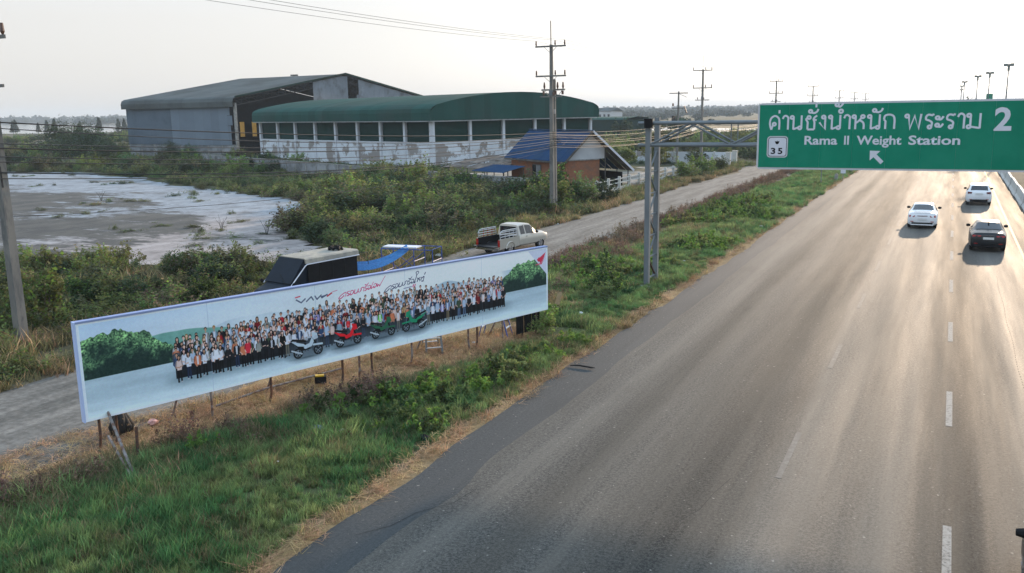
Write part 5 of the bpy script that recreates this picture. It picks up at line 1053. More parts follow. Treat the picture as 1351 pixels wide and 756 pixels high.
# ------------------------------------------------------------------ long hall with the green barrel roof
gb = thing('factory_hall', 'long white hall with peeling walls and a dark green curved roof', 'factory hall', (-114.8, 128.9, 0), math.atan2(-18.96, 48.5))
Lx, Wy = 52.0, 33.3
pr = [(-1.0, 6.75), (-1.0, 7.9), (-.85, 8.45), (-.4, 8.75)] + [(t, 8.9 + 1.9 * (1 - ((t - 16.65) / 17.0) ** 2)) for t in np.linspace(.5, 32.8, 13)] + [(33.7, 8.75), (34.15, 8.45), (34.3, 7.9), (34.3, 6.75)]
xr = np.linspace(-.9, Lx + .9, 25)
for i in range(24): shell(MB(), pr, .06, xr[i] + .004, xr[i + 1] - .004).build('roof_sheet', 'green_roof', gb)
n = len(pr); 
for k_ in range(len(pr) - 1):                     # end gable in upright sheets under the arc
    pass
ztop = lambda y: np.interp(y, [p[0] for p in pr[1:-1]], [p[1] for p in pr[1:-1]]) - .02
ye = np.linspace(-.97, 34.27, 29)
for i in range(28):
    a, b_ = ye[i] + .006, ye[i + 1] - .006
    MB().add([(Lx + .86, a, 6.78), (Lx + .86, b_, 6.78), (Lx + .86, b_, float(ztop(b_))), (Lx + .86, a, float(ztop(a))), (Lx + .80, a, 6.78), (Lx + .80, b_, 6.78), (Lx + .80, b_, float(ztop(b_))), (Lx + .80, a, float(ztop(a)))], [(0, 1, 2, 3), (4, 7, 6, 5), (0, 4, 5, 1)]).build('gable_sheet', 'green_roof', gb)
MB().box((-.8, -.9, 6.62), (Lx + .7, -.1, 6.74)).build('soffit', 'white_trim', gb); MB().box((Lx + .1, -.9, 6.62), (Lx + .72, Wy + .6, 6.739)).build('soffit', 'white_trim', gb)
cx_ = [.15, 6.6, 12.9, 19.6, 26.1, 32.6, 39.0, 45.3, 51.8]
for i, a in enumerate(cx_):
    wd = .42 if i == 8 else .24; MB().box((a - wd, -.14, 0), (a + wd, .26, 6.6)).build('column', 'white_trim', gb)
    if i < 8:
        b_ = cx_[i + 1]; wd2 = .42 if i == 7 else .24
        MB().box((a + wd + .004, .0, 0), (b_ - wd2 - .004, .18, 3.45)).build('wall_panel', 'white_wall', gb); MB().box((a + wd + .004, -.06, 3.46), (b_ - wd2 - .004, .2, 3.68)).build('sill', 'white_trim', gb)
        MB().box((a + wd + .004, .30, 3.70), (b_ - wd2 - .004, .34, 6.6)).build('cladding', 'green_sheet', gb)
cy_ = [0, 7.0, 13.6, 20.3, 26.9, 33.2]
for i, a in enumerate(cy_):
    if i: MB().box((Lx - .2, a - .22, 0), (Lx + .14, a + .22, 6.6)).build('column', 'white_trim', gb)
    if i < 5:
        b_ = cy_[i + 1]; a2 = a + (.27 if i == 0 else .224); MB().box((Lx - .18, a2, 0), (Lx, b_ - .224, 3.45)).build('wall_panel', 'white_wall', gb); MB().box((Lx - .2, a2, 3.46), (Lx + .05, b_ - .224, 3.68)).build('sill', 'white_trim', gb)
        MB().box((Lx - .36, a2, 3.70), (Lx - .32, b_ - .224, 6.6)).build('cladding', 'green_sheet', gb)
MB().box((0, Wy - .2, 0), (Lx, Wy, 6.7)).build('rear_wall', 'white_wall', gb); MB().box((-.0, .3, 0), (.2, Wy - .3, 6.7)).build('end_wall', 'white_wall', gb)
t = thing('shed', 'low green roofed shed seen behind the right end of the green hall', 'shed', (-104, 262, 0), -.35)
shell(MB(), [(-1, 5.0), (-.6, 5.5), (4, 5.9), (9, 5.6), (9.6, 5.0)], .1, -1, 19).build('roof', 'green_roof', t); MB().box((-.8, -.7, 0), (18.6, 9, 5.0)).build('wall', 'green_sheet', t)

# ------------------------------------------------------------------ brick house with blue roof
hx, hy = -33.9 - .813 * 12.3, 80.6 + .582 * 12.3
hs = thing('house', 'small brick house with a blue corrugated roof and white gable board behind the tall pole', 'house', (hx, hy, 0), math.atan2(-.582, .813))
F0 = np.array([0, 2.9]); R0 = np.array([3.25, 5.81]); E0 = np.array([8.2, 1.73])
def corr(name, A, B, x0, x1, mat, parent, step=.36, amp=.05, th=.03):
    """one corrugated sheet with real ribs between eave point A and ridge point B (y,z)"""
    xs = np.arange(x0, x1 + 1e-6, step / 4); d = (B - A) / np.linalg.norm(B - A); nn = np.array([-d[1], d[0]]); nn = nn if nn[1] > 0 else -nn; mb = MB(); vs = []
    for P in (A, B):
        for i, x_ in enumerate(xs): o = P + nn * amp * (1, .5, 0, .5)[i % 4]; vs.append((x_, o[0], o[1]))
    for P in (A, B):
        for i, x_ in enumerate(xs): o = P + nn * (amp * (1, .5, 0, .5)[i % 4] - th); vs.append((x_, o[0], o[1]))
    n = len(xs); fs = []
    for i in range(n - 1): fs += [(i, i + 1, n + i + 1, n + i), (2 * n + i, 3 * n + i, 3 * n + i + 1, 2 * n + i + 1), (i, 2 * n + i, 2 * n + i + 1, i + 1)]
    return mb.add(vs, fs).build(name, mat, parent)
for i in range(10):
    a = i * 1.26; corr('roof_sheet', F0 + [0, .01 * (i % 2)], R0 + [0, .01 * (i % 2)], a, a + 1.24, 'blue_roof', hs); corr('roof_sheet', E0 + [0, .01 * (i % 2)], R0 + [0.0, .01 * (i % 2)], a, a + 1.24, 'asbestos' if i > 7 else 'blue_roof', hs)
MB().bar((-.05, 3.25, 5.90), (12.65, 3.25, 5.90), .30, .06).build('ridge_cap', 'blue_roof', hs)
MB().box((-.02, -.03, 2.74), (12.6, .02, 2.88)).build('fascia', 'asbestos', hs)
MB().box((.4, .65, 0), (11.75, .85, 3.0)).build('brick_wall', 'brick_wall', hs)
MB().box((11.55, .852, 0), (11.75, 4.6, 3.05)).build('brick_wall', 'brick_wall', hs); MB().box((.4, 4.4, 0), (11.54, 4.6, 3.0)).build('brick_wall', 'brick_wall', hs); MB().box((.4, .852, 0), (.6, 4.39, 3.0)).build('brick_wall', 'brick_wall', hs)
MB().add([(11.76, .5, 3.06), (11.76, 5.2, 3.06), (11.76, 5.2, 4.1), (11.76, 3.25, 5.72), (11.76, .5, 3.25), (11.70, .5, 3.06), (11.70, 5.2, 3.06), (11.70, 5.2, 4.1), (11.70, 3.25, 5.72), (11.70, .5, 3.25)], [(0, 1, 2, 3, 4), (9, 8, 7, 6, 5), (0, 5, 6, 1)]).build('gable_board', 'gable_board', hs)
MB().bar((12.68, 0, 2.86), (12.68, 3.25, 5.82), .05, .2).build('bargeboard', 'asbestos', hs); MB().bar((12.68, 3.25, 5.82), (12.68, 8.2, 1.75), .05, .2).build('bargeboard', 'sign_white', hs)
wn = MB().box((5.1, .60, 1.0), (6.9, .648, 2.4)).build('window', 'dark_steel', hs); MB().box((5.95, .57, 1.05), (6.85, .598, 2.35)).build('pane', 'old_wall', wn); MB().box((5.15, .585, 1.05), (5.9, .599, 2.35)).build('pane', 'glass', wn)
MB().box((9.2, .60, 1.2), (9.9, .648, 2.4)).build('vent_block', 'gable_board', hs); MB().box((11.8, .9, 2.95), (11.86, 4.5, 3.06)).build('tie_beam', 'concrete', hs)
for yq in (7.8, 5.0):
    for xq in (.6, 6, 12.2): MB().tube([(xq, yq, 0), (xq, yq, 1.9 if yq > 7 else 4.1)], .06, 6).build('post', 'dark_steel', hs)
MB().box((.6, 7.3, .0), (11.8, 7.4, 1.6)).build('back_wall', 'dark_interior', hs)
# patchwork of old roof sheets left of the house
lt = thing('lean_to', 'patchwork lean-to of sagging brown roof sheets between the white hall and the brick house', 'lean-to', (-52.5, 89.0, 0), -.40)
rr_ = random.Random(3)
for i in range(6):
    for j in range(3):
        a = i * 1.9 + rr_.uniform(-.2, .2); y0 = j * 2.2 + rr_.uniform(-.2, .2); z0 = 1.75 + j * .30 + rr_.uniform(-.08, .08); z1 = z0 + .34 + rr_.uniform(-.06, .1); tw = rr_.uniform(-.12, .12)
        MB().add([(a, y0, z0), (a + 1.95, y0 + tw, z0 + .05), (a + 1.9, y0 + 2.4, z1), (a - .05, y0 + 2.35, z1 + .04), (a, y0, z0 - .03), (a + 1.95, y0 + tw, z0 + .02), (a + 1.9, y0 + 2.4, z1 - .03), (a - .05, y0 + 2.35, z1 + .01)], [(0, 1, 2, 3), (7, 6, 5, 4), (0, 4, 5, 1), (1, 5, 6, 2)]).build('roof_sheet', 'asbestos', lt)
for i in range(4): MB().tube([(i * 3.5 + .3, .6, 0), (i * 3.5 + .3, .6, 1.75)], .06, 6).build('post', 'dark_steel', lt); MB().tube([(i * 3.5 + .3, 6, 0), (i * 3.5 + .3, 6, 2.3)], .06, 6).build('post', 'dark_steel', lt)
t = thing('shelter', 'small flat shelter with a bright blue sheet roof beside the brick house', 'shelter', (-45.2, 82.6, 0), -.45)
for i in range(5): corr('roof_sheet', np.array([0, 1.78]), np.array([3.0, 2.3]), i * 1.1, i * 1.1 + 1.08, 'blue_roof', t)
for xq in (.2, 5.2):
    for yq, z in ((.2, 1.75), (2.8, 2.2)): MB().tube([(xq, yq, 0), (xq, yq, z)], .05, 6).build('post', 'dark_steel', t)
MB().box((3.6, 1.2, .0), (5.0, 2.2, 1.3)).build('cabinet', 'black', t)
# perimeter wall: posts and panels
wa = thing('boundary_wall', 'long grey concrete panel wall in front of the white hall and the brick house', 'wall', (-112, 111.2, 0), math.atan2(-38.7, 81.6))
LW_ = math.hypot(81.6, 38.7); k = 30; st = LW_ / k
for i in range(k):
    a = i * st; MB().box((a + .12, -.05, -.2), (a + st - .12, .05, 1.62 + .015 * (i % 3))).build('panel', 'old_wall', wa); MB().box((a - .115, -.10, -.2), (a + .115, .10, 1.78)).build('post', 'concrete', wa)
    MB().box((a + .12, -.09, 1.66), (a + st - .12, .09, 1.76)).build('coping', 'concrete', wa)
# white rail fence beside the dirt road
fn = thing('rail_fence', 'white concrete rail fence with square posts running beside the dirt road to the gate', 'fence', (-28.75, 73.2, 0), math.atan2(47.6, 1.5))
k = 17; st = 47.6 / k
for i in range(k + 1):
    MB().box((i * st - .11, -.11, -.2), (i * st + .11, .11, 1.55)).build('post', 'fence_white', fn)
    if i < k:
        for z in (.95, 1.32): MB().bar((i * st + .112, 0, z), ((i + 1) * st - .112, 0, z + (.01 if i % 2 else 0)), .08, .10).build('rail', 'fence_white', fn)
        MB().box((i * st + .112, -.04, -.2), ((i + 1) * st - .112, .04, .58)).build('panel', 'fence_white' if i % 4 else 'old_wall', fn)
gp = thing('gate_post', 'thick white gate pillar at the far end of the white rail fence', 'gate post', (-27.0, 121.8, 0)); MB().box((-.3, -.3, -.1), (.3, .3, 1.9)).build('shaft', 'fence_white', gp); MB().box((-.36, -.36, 1.902), (.36, .36, 2.0)).build('cap', 'fence_white', gp)
gp = thing('gate_post', 'second white gate pillar just behind the first one at the fence end', 'gate post', (-27.0, 125.8, 0)); MB().box((-.3, -.3, -.1), (.3, .3, 1.9)).build('shaft', 'fence_white', gp); MB().box((-.36, -.36, 1.902), (.36, .36, 2.0)).build('cap', 'fence_white', gp)
yw = thing('yard_wall', 'low blotched white wall across the yard behind the rail fence', 'wall', (-48, 128.5, 0), -.10)
for i in range(7): MB().box((i * 3 + .1, -.08, -.2), (i * 3 + 2.9, .08, 1.75)).build('panel', 'white_wall', yw); MB().box((i * 3 - .095, -.12, -.2), (i * 3 + .095, .12, 1.85)).build('post', 'fence_white', yw)
sheet('yard', jag([(-62, 92), (-33, 80), (-29.3, 80), (-27.6, 120), (-27.6, 127), (-48, 127), (-52, 112)], 4, .4, 77), .012, M('yard_soil', (.24, .22, .19), .95, .15, .5, col2=(.15, .14, .11), mix_scale=.4))
# distant buildings
t = thing('building', 'pale long low building in haze behind the right end of the green hall', 'building', (-222, 545, 0), -.25); MB().box((0, 0, 0), (30, 12, 7.2)).build('wall', 'far_building', t); MB().prism([(-.5, 7.2), (12.5, 7.2), (6, 9.4)], 0, -.5, 30.5).build('roof', 'shed_roof', t)
for i in range(9): MB().box((1.2 + i * 3.2, -.06, 3.6), (2.8 + i * 3.2, -.01, 5.4)).build('window', 'glass', t)
t = thing('building', 'long pale flat topped building on the skyline above the middle of the green sign', 'building', (-16, 640, 0), 0); MB().box((0, 0, 0), (19, 14, 9.8)).build('wall', 'far_building', t); MB().box((-.3, -.3, 9.8), (19.3, 14.3, 10.5)).build('parapet', 'gable_board', t)
for i in range(5): MB().box((1.4 + i * 3.6, -.06, 5.5), (3.4 + i * 3.6, -.01, 8)).build('window', 'glass', t)

# ------------------------------------------------------------------ vehicles
def loft(st, ringf, sub=3):
    """st: rows of numbers, first is y; ringf(row) -> closed list of (x,z)"""
    S = np.array(st, float); rows = []
    for i in range(len(S) - 1):
        for k in range(sub): rows.append(S[i] * (1 - k / sub) + S[i + 1] * (k / sub))
    rows.append(S[-1]); vs = []; m = None
    for r in rows:
        R = ringf(r); m = len(R); vs += [(x_, r[0], z_) for x_, z_ in R]
    fs = [(i * m + j, i * m + (j + 1) % m, (i + 1) * m + (j + 1) % m, (i + 1) * m + j) for i in range(len(rows) - 1) for j in range(m)]; fs += [tuple(range(m))[::-1], tuple(range((len(rows) - 1) * m, len(rows) * m))]
    return MB().add(vs, fs)
def car_ring(r):
    y, w_, zb, zl, wt, zt = r; h = [(w_ * .88, zb), (w_, zb + .10), (w_ * 1.01, (zb + zl) / 2), (w_ * .985, zl - .05), (w_ * .95, zl), (wt, zt - .045), (wt * .90, zt - .008), (wt * .45, zt + .012)]
    return h + [(-a, b) for a, b in h[::-1]]
def sharp(o, a=38):
    me = o.data; me.polygons.foreach_set('use_smooth', [True] * len(me.polygons))
    try: me.set_sharp_from_angle(angle=math.radians(a))
    except Exception: pass
    return o
def wheel(parent, x_, y_, r=.32, w_=.21, side=1):
    wh = sharp(MB().tube([(x_ - w_ / 2, y_, r), (x_ - w_ / 2 + .03, y_, r), (x_ + w_ / 2 - .03, y_, r), (x_ + w_ / 2, y_, r)], [r - .03, r, r, r - .03], 20).build('wheel', 'rubber', parent))
    sg = side; xo = x_ + sg * w_ / 2; rm = MB(); rm.tube([(xo - .02 * sg, y_, r), (xo + .006 * sg, y_, r)], r * .62, 16); 
    for k in range(5):
        a = k * 2 * PI / 5; rm.bar((xo + .012 * sg, y_ + .04 * math.cos(a), r + .04 * math.sin(a)), (xo + .012 * sg, y_ + r * .58 * math.cos(a), r + r * .58 * math.sin(a)), .05, .02, up=(1, 0, 0))
    sharp(rm.build('rim', 'chrome', wh)); MB().tube([(xo - .10 * sg, y_, r + .015), (xo - .015 * sg, y_, r + .015)], r + .055, 18).build('wheel_arch', 'black', wh)
def at_row(S, y):
    S = np.array(S, float); return [y] + [float(np.interp(y, S[:, 0], S[:, j])) for j in range(1, S.shape[1])]
def glass_strip(name, S, ya, yb, e, parent, inset=.10, off=.012, n=5):
    """front or rear glass lying on the sloping top of the loft between ya and yb"""
    vs = []; nn = Vector((0, 0, 0)); ra, rb = at_row(S, ya), at_row(S, yb); d = Vector((0, rb[0] - ra[0], rb[5] - ra[5])); nrm = Vector((0, -d.z, d.y)).normalized(); nrm = nrm if nrm.z > 0 else -nrm
    for t in np.linspace(0, 1, n):
        r = at_row(S, ya + (yb - ya) * t); w_ = r[4] * .93
        for k in (-1, -.9, -.45, 0, .45, .9, 1): vs.append(Vector((w_ * k, r[0], r[5] + (.012 if abs(k) < .5 else (-.004 if abs(k) < .95 else -.03)))) + nrm * off)
    fs = [(i * 7 + j, i * 7 + j + 1, (i + 1) * 7 + j + 1, (i + 1) * 7 + j) for i in range(n - 1) for j in range(6)]
    return MB().add(vs, fs).build(name, 'glass', parent, smooth=True)
def side_glass(S, ya, yb, parent, side, lo=.06, hi=.90):
    vs = []
    for y in np.linspace(ya, yb, 4):
        r = at_row(S, y); A = Vector((side * r[1] * .95, y, r[3])); B = Vector((side * r[4], y, r[5] - .045)); D = B - A; nn = Vector((side * abs(D.z), 0, -side * D.x * side)).normalized()
        for t in (lo, hi): vs.append(A + D * t + nn * .012)
    return MB().add(vs, [(2 * i, 2 * i + 2, 2 * i + 3, 2 * i + 1) for i in range(3)]).build('side_window', 'glass', parent)
def make_car(label, loc_, rz, S, paint, rear, front, sides, tail='red_lamp', ext=None, plate=.62, grp=None, tail_z=.80, tail_w=.34, tail_h=.13):
    t = thing('parked_car' if False else 'car', label, 'car', loc_, rz, grp)
    sharp(loft(S, car_ring).build('body', paint, t)); y0 = S[0][0]; yr = S[1][0]; w0 = S[1][1]
    glass_strip('rear_window', S, *rear, None, t); glass_strip('windscreen', S, *front, None, t)
    for sd in (-1, 1):
        for a, b in sides: side_glass(S, a, b, t, sd)
        MB().add([(sd * (w0 - .02), yr + .14, tail_z - tail_h / 2), (sd * (w0 - .015), yr + .14, tail_z + tail_h / 2), (sd * (w0 - .06), yr - .045, tail_z + tail_h / 2), (sd * (w0 - .06), yr - .075, tail_z - tail_h / 2), (sd * (w0 - .06 - tail_w), yr - .105, tail_z + tail_h * .35), (sd * (w0 - .06 - tail_w * .9), yr - .12, tail_z - tail_h * .4)], [(0, 1, 2, 3), (3, 2, 4, 5)]).build('tail_light', tail, t)
        m_ = at_row(S, front[0] - .12); mx_p = sd * (m_[1] + .06); mb_ = MB().tube([(mx_p - .10, front[0] - .05, m_[3] + .10), (mx_p, front[0] - .07, m_[3] + .11), (mx_p + .10, front[0] - .05, m_[3] + .10)], [.06, .085, .06], 8); sharp(mb_.build('mirror', 'black', t))
        for yw_ in (-1.32, 1.34): wheel(t, sd * (S[3][1] - .12), yw_, side=sd)
    MB().box((-.26, y0 - .03, plate - .06), (.26, y0 - .005, plate + .06)).build('licence_plate', 'plate', t)
    MB().box((-.62, y0 - .012, .26), (.62, y0 + .2, .40)).build('bumper_insert', 'black', t)
    for sd in (-1, 1): MB().box((sd * .50, y0 - .022, .44), (sd * .68, y0 - .002, .48)).build('reflector', 'red_lamp', t)
    return t
SED = [(-2.27, .72, .34, .70, .62, .86), (-2.17, .83, .24, .90, .70, 1.02), (-1.75, .87, .20, .95, .72, 1.07), (-1.45, .88, .20, .96, .70, 1.10), (-.72, .89, .20, .96, .57, 1.41), (.05, .89, .20, .94, .58, 1.47), (.55, .89, .20, .93, .58, 1.42), (1.25, .88, .20, .92, .68, 1.00), (1.95, .85, .22, .80, .64, .88), (2.2, .80, .26, .68, .58, .74), (2.29, .70, .32, .58, .5, .62)]
HAT = [(-2.10, .76, .36, .74, .66, .92), (-2.02, .86, .26, .98, .68, 1.08), (-1.92, .885, .24, 1.02, .66, 1.16), (-1.62, .89, .24, 1.04, .60, 1.50), (-.9, .90, .24, 1.02, .61, 1.58), (.05, .90, .24, 1.0, .62, 1.60), (.5, .90, .24, .98, .61, 1.54), (1.15, .89, .24, .96, .70, 1.08), (1.8, .86, .26, .86, .66, .96), (2.05, .80, .3, .72, .58, .80), (2.15, .70, .34, .6, .5, .66)]
c1 = make_car('white sedan with sporty rear skirt driving in the left lane', (-1.33, 64.6, .012), 0, SED, 'white_paint', (-1.40, -.76), (1.18, .62), ((-.85, -.05), (.0, .80)), grp=None)
MB().box((-.66, -2.31, .235), (.66, -2.16, .30)).build('skirt', 'white_paint', c1); MB().bar((-.5, -2.2, 1.10), (.5, -2.2, 1.10), .10, .03).build('spoiler', 'white_paint', c1); MB().box((-.30, -2.285, .80), (.30, -2.25, .84)).build('trim', 'dark_red', c1)
c2_ = make_car('white tall hatchback crossover farther ahead in the right lane', (2.25, 80.6, .012), 0, HAT, 'white_paint', (-1.93, -1.64), (1.08, .56), ((-1.45, -.75), (-.7, .05), (.1, .80)), tail='dark_red', plate=.90, tail_z=.98, tail_w=.30, tail_h=.16)
MB().box((-.60, -2.14, .30), (.60, -2.02, .46)).build('lower_bumper', 'black', c2_)
c3 = make_car('dark grey sedan nearest in the right lane', (2.15, 55.6, .012), 0, SED, 'car_dark', (-1.40, -.76), (1.18, .62), ((-.85, -.05), (.0, .80)), plate=.74, tail_z=.86, tail_w=.42, tail_h=.10)
MB().box((-.30, -2.285, .885), (.30, -2.25, .91)).build('trim', 'chrome', c3); MB().box((-.03, -.95, 1.40), (.03, -.80, 1.46)).build('antenna', 'black', c3)
c4 = make_car('black car cut off at the bottom right corner, only its left mirror showing', (2.44, 14.3, .012), math.radians(1), SED, 'car_dark', (-1.40, -.76), (1.18, .62), ((-.85, -.05), (.0, .80)))
# silver pickup with a railed bed, tailgate open
pk = thing('pickup_truck', 'silver pickup truck with open tailgate and railed bed parked on the dirt road', 'pickup truck', (-22.25, 45.5, -.03), math.radians(-11.5)); pk.scale = (.94, .94, .93)
CAB = [(-.55, .86, .42, 1.02, .70, 1.30), (-.50, .88, .38, 1.06, .67, 1.66), (.1, .89, .36, 1.05, .66, 1.71), (.72, .89, .36, 1.03, .66, 1.64), (1.30, .88, .36, 1.02, .74, 1.10), (2.05, .86, .38, .96, .72, 1.04), (2.42, .80, .42, .84, .62, .92), (2.52, .72, .46, .72, .55, .78)]
sharp(loft(CAB, car_ring).build('cab', 'car_silver', pk)); glass_strip('windscreen', CAB, 1.24, .78, None, pk)
for sd in (-1, 1):
    side_glass(CAB, .15, .95, pk, sd); side_glass(CAB, -.38, .05, pk, sd)
    for yw_ in (-1.45, 1.60): wheel(pk, sd * .76, yw_, .34, .22, sd)
    sharp(MB().prism([(-2.48, .44), (-.58, .44), (-.58, 1.02), (-2.48, 1.02)], 0, sd * .80, sd * .88).build('bed_side', 'car_silver', pk))
    MB().tube([(sd * .89, -1.45 + .42 * math.cos(a), .36 + .42 * math.sin(a)) for a in np.linspace(.1, PI - .1, 9)], .04, 5).build('fender', 'car_silver', pk)
    MB().box((sd * .76, -2.53, .58), (sd * .885, -2.482, .98)).build('tail_light', 'red_lamp', pk)
    rl = MB(); MB().box((sd * .775, -2.46, .602), (sd * .799, -.67, 1.03)).build('bed_liner', 'black', pk)
    for z in (1.14, 1.28, 1.42): rl.tube([(sd * .82, -2.35, z), (sd * .82, -.75, z)], .024, 6)
    rl.tube([(sd * .82, -2.35, 1.02), (sd * .82, -2.40, 1.3), (sd * .82, -2.28, 1.46), (sd * .82, -2.1, 1.50), (sd * .82, -.75, 1.50), (sd * .82, -.68, 1.02)], .03, 6); rl.build('bed_rail', 'alu', pk)
    for yq in (-1.9, -1.5, -1.1): MB().tube([(sd * .82, yq, 1.02), (sd * .82, yq, 1.49)], .022, 6).build('rail_post', 'red_lamp' if sd < 0 else 'alu', pk)
    sharp(MB().tube([(sd * 1.0 - .1, 1.02, 1.12), (sd * 1.0, 1.0, 1.14), (sd * 1.0 + .1, 1.02, 1.12)], [.06, .10, .06], 8).build('mirror', 'black', pk)); MB().box((sd * .895, .06, .92), (sd * .91, .20, .95)).build('handle', 'chrome', pk)
MB().box((-.798, -2.46, .55), (.798, -.60, .60)).build('bed_floor', 'black', pk); MB().box((-.798, -.66, .602), (.798, -.60, 1.0)).build('bed_front', 'black', pk)
MB().box((-.78, -2.95, .56), (.78, -2.49, .62)).build('tailgate', 'car_dark', pk); MB().box((-.60, -.572, 1.14), (.60, -.556, 1.56)).build('rear_window', 'glass', pk); MB().box((-.85, -2.62, .36), (.85, -2.50, .48)).build('bumper', 'chrome', pk)
# dark van facing the camera, khaki roof
vn = thing('van', 'dark van with khaki roof, sloping black windscreen and white edge trim behind the banner', 'van', (-23.95, 29.6, -.03), math.radians(170))
# local +y points to the van's nose (towards the camera)
VS = [(-1.75, .78, .35, 1.0, .70, 1.94), (-1.6, .82, .3, 1.0, .74, 2.0), (1.05, .82, .3, 1.0, .76, 2.04), (1.15, .82, .3, 1.0, .77, 2.02), (1.95, .83, .3, .98, .80, 1.10), (2.05, .83, .3, .95, .79, 1.05), (2.55, .78, .35, .85, .70, .92), (2.65, .70, .4, .7, .6, .8)]
sharp(loft(VS, car_ring, 2).build('body', 'navy', vn), 25)
MB().add([(-.80, 1.93, 1.14), (.80, 1.93, 1.14), (.76, 1.13, 2.03), (-.76, 1.13, 2.03), (-.80, 1.96, 1.17), (.80, 1.96, 1.17), (.76, 1.16, 2.06), (-.76, 1.16, 2.06)], [(0, 3, 2, 1), (4, 5, 6, 7), (0, 1, 5, 4), (2, 3, 7, 6), (1, 2, 6, 5), (3, 0, 4, 7)]).build('windscreen', 'navy', vn)
for sd in (-1, 1):
    for yq in (-1.0, -.3, .4): MB().box((sd * .847, yq, .96), (sd * .856, yq + .02, 1.82)).build('seam', 'rubber', vn)
    sharp(MB().tube([(sd * .86, 1.9, 1.12), (sd * 1.0, 1.95, 1.16), (sd * 1.08, 1.9, 1.14)], [.03, .08, .06], 8).build('mirror', 'black', vn)); MB().box((sd * .5, 2.60, .62), (sd * .74, 2.67, .80)).build('headlight', 'chrome', vn)
MB().bar((-.5, 1.99, 1.15), (.1, 1.72, 1.46), .02).build('wiper', 'rubber', vn)
rc = MB().prism([(-.84, 1.88), (-.82, 2.04), (-.74, 2.09), (.74, 2.09), (.82, 2.04), (.84, 1.88)], 1, -1.85, 1.13); sharp(rc.build('roof_cover', 'khaki', vn), 30)
for sd in (-1, 1):
    MB().box((sd * .828, -1.72, .95), (sd * .846, 1.05, 1.83)).build('side_screen', 'black', vn)
    MB().tube([(sd * .86, -1.85, 1.85), (sd * .86, 1.08, 1.85), (sd * .855, 1.18, 1.80), (sd * .85, 1.98, 1.08)], .024, 5).build('edge_trim', 'sign_white', vn)
    for yw_ in (-1.1, 1.65): wheel(vn, sd * .72, yw_, .31, .2, sd)
mb = MB()
for i in range(7): a = i * .9; mb.tube([(-.1 + .35 * math.cos(a), -1.2 + .25 * math.sin(a), 2.12), (-.1 + .2 * math.cos(a + .6), -1.15 + .2 * math.sin(a + .6), 2.22), (.0 + .33 * math.cos(a + 1.3), -1.25 + .25 * math.sin(a + 1.3), 2.13)], [.05, .08, .04], 6)
o = tag(sharp(mb.build('bag', 'black')), 'black crumpled bag lying on the khaki roof of the dark van', 'bag'); o.location = (-23.95, 29.6, -.03); o.rotation_euler = (0, 0, math.radians(170))
# blue scaffold frames and tarp
def frame(parent, x0, y0, x1, y1, h, name, mat, r=.022, mid=2):
    mb = MB(); mb.tube([(x0, y0, 0), (x0, y0, h), (x1, y1, h), (x1, y1, 0)], r, 6)
    for q in range(1, mid + 1): z = h * q / (mid + 1); mb.tube([(x0, y0, z), (x1, y1, z)], r * .8, 5)
    return mb.build(name, mat, parent)
sf = thing('scaffold', 'blue tube scaffold with a plank on top standing behind the banner', 'scaffold', (-23.0, 34.6, -.03), math.radians(8))
frame(sf, -.6, -.5, -.6, .75, 1.7, 'end_frame', 'blue_paint'); frame(sf, 1.05, -.5, 1.05, .75, 1.7, 'end_frame', 'blue_paint'); frame(sf, 1.9, -.3, 1.9, .8, 1.68, 'end_frame', 'blue_paint')
for yy in (-.5, .75): MB().tube([(-.6, yy, .2), (1.05, yy, 1.4)], .018, 5).build('brace', 'blue_paint', sf); MB().tube([(-.6, yy, 1.4), (1.05, yy, .2)], .018, 5).build('brace', 'blue_paint', sf); MB().tube([(-.62, yy, 1.68), (1.92, yy, 1.68)], .022, 5).build('ledger', 'blue_paint', sf)
MB().box((-.62, -.3, 1.71), (1.1, .3, 1.76)).build('plank', 'sign_white', sf)
mb = MB(); nx_, ny_ = 26, 8; A0, A1 = Vector((-24.9, 31.6, 1.55)), Vector((-22.3, 34.4, 1.72)); vs = []
for i in range(nx_ + 1):
    for j in range(ny_ + 1):
        t_ = i / nx_; q = j / ny_ - .5; p = A0.lerp(A1, t_); wd = 1.0 - .5 * t_; cr = (A1 - A0).cross(Vector((0, 0, 1))).normalized()
        p = p + cr * (-q * wd * .8) + Vector((0, 0, -.62 * 4 * t_ * (1 - t_) * (1.0 - .0 * q) - .45 * q * wd * -1.0 - .55 * 0 + .03 * math.sin(9 * q + 4 * t_) + .025 * math.sin(23 * q)))
        vs.append(p)
mb.add(vs, [(i * (ny_ + 1) + j, i * (ny_ + 1) + j + 1, (i + 1) * (ny_ + 1) + j + 1, (i + 1) * (ny_ + 1) + j) for i in range(nx_) for j in range(ny_)])
o = tag(mb.build('tarp', 'blue_tarp', smooth=True), 'bright blue tarp sagging between the dark van and the blue scaffold', 'tarp')
mf = thing('wire_fence', 'dark see-through mesh frame between the dark van and the scaffold', 'frame', (-24.9, 32.4, 0), math.radians(28))
frame(mf, 0, 0, 1.45, 0, 1.62, 'frame', 'dark_steel', .02, 0)
for i in range(1, 10): MB().tube([(i * .145, 0, .05), (i * .145, 0, 1.6)], .004, 4).build('wire', 'dark_steel', mf)
for i in range(1, 8): MB().tube([(.02, 0, i * .2), (1.43, 0, i * .2)], .004, 4).build('wire', 'dark_steel', mf)

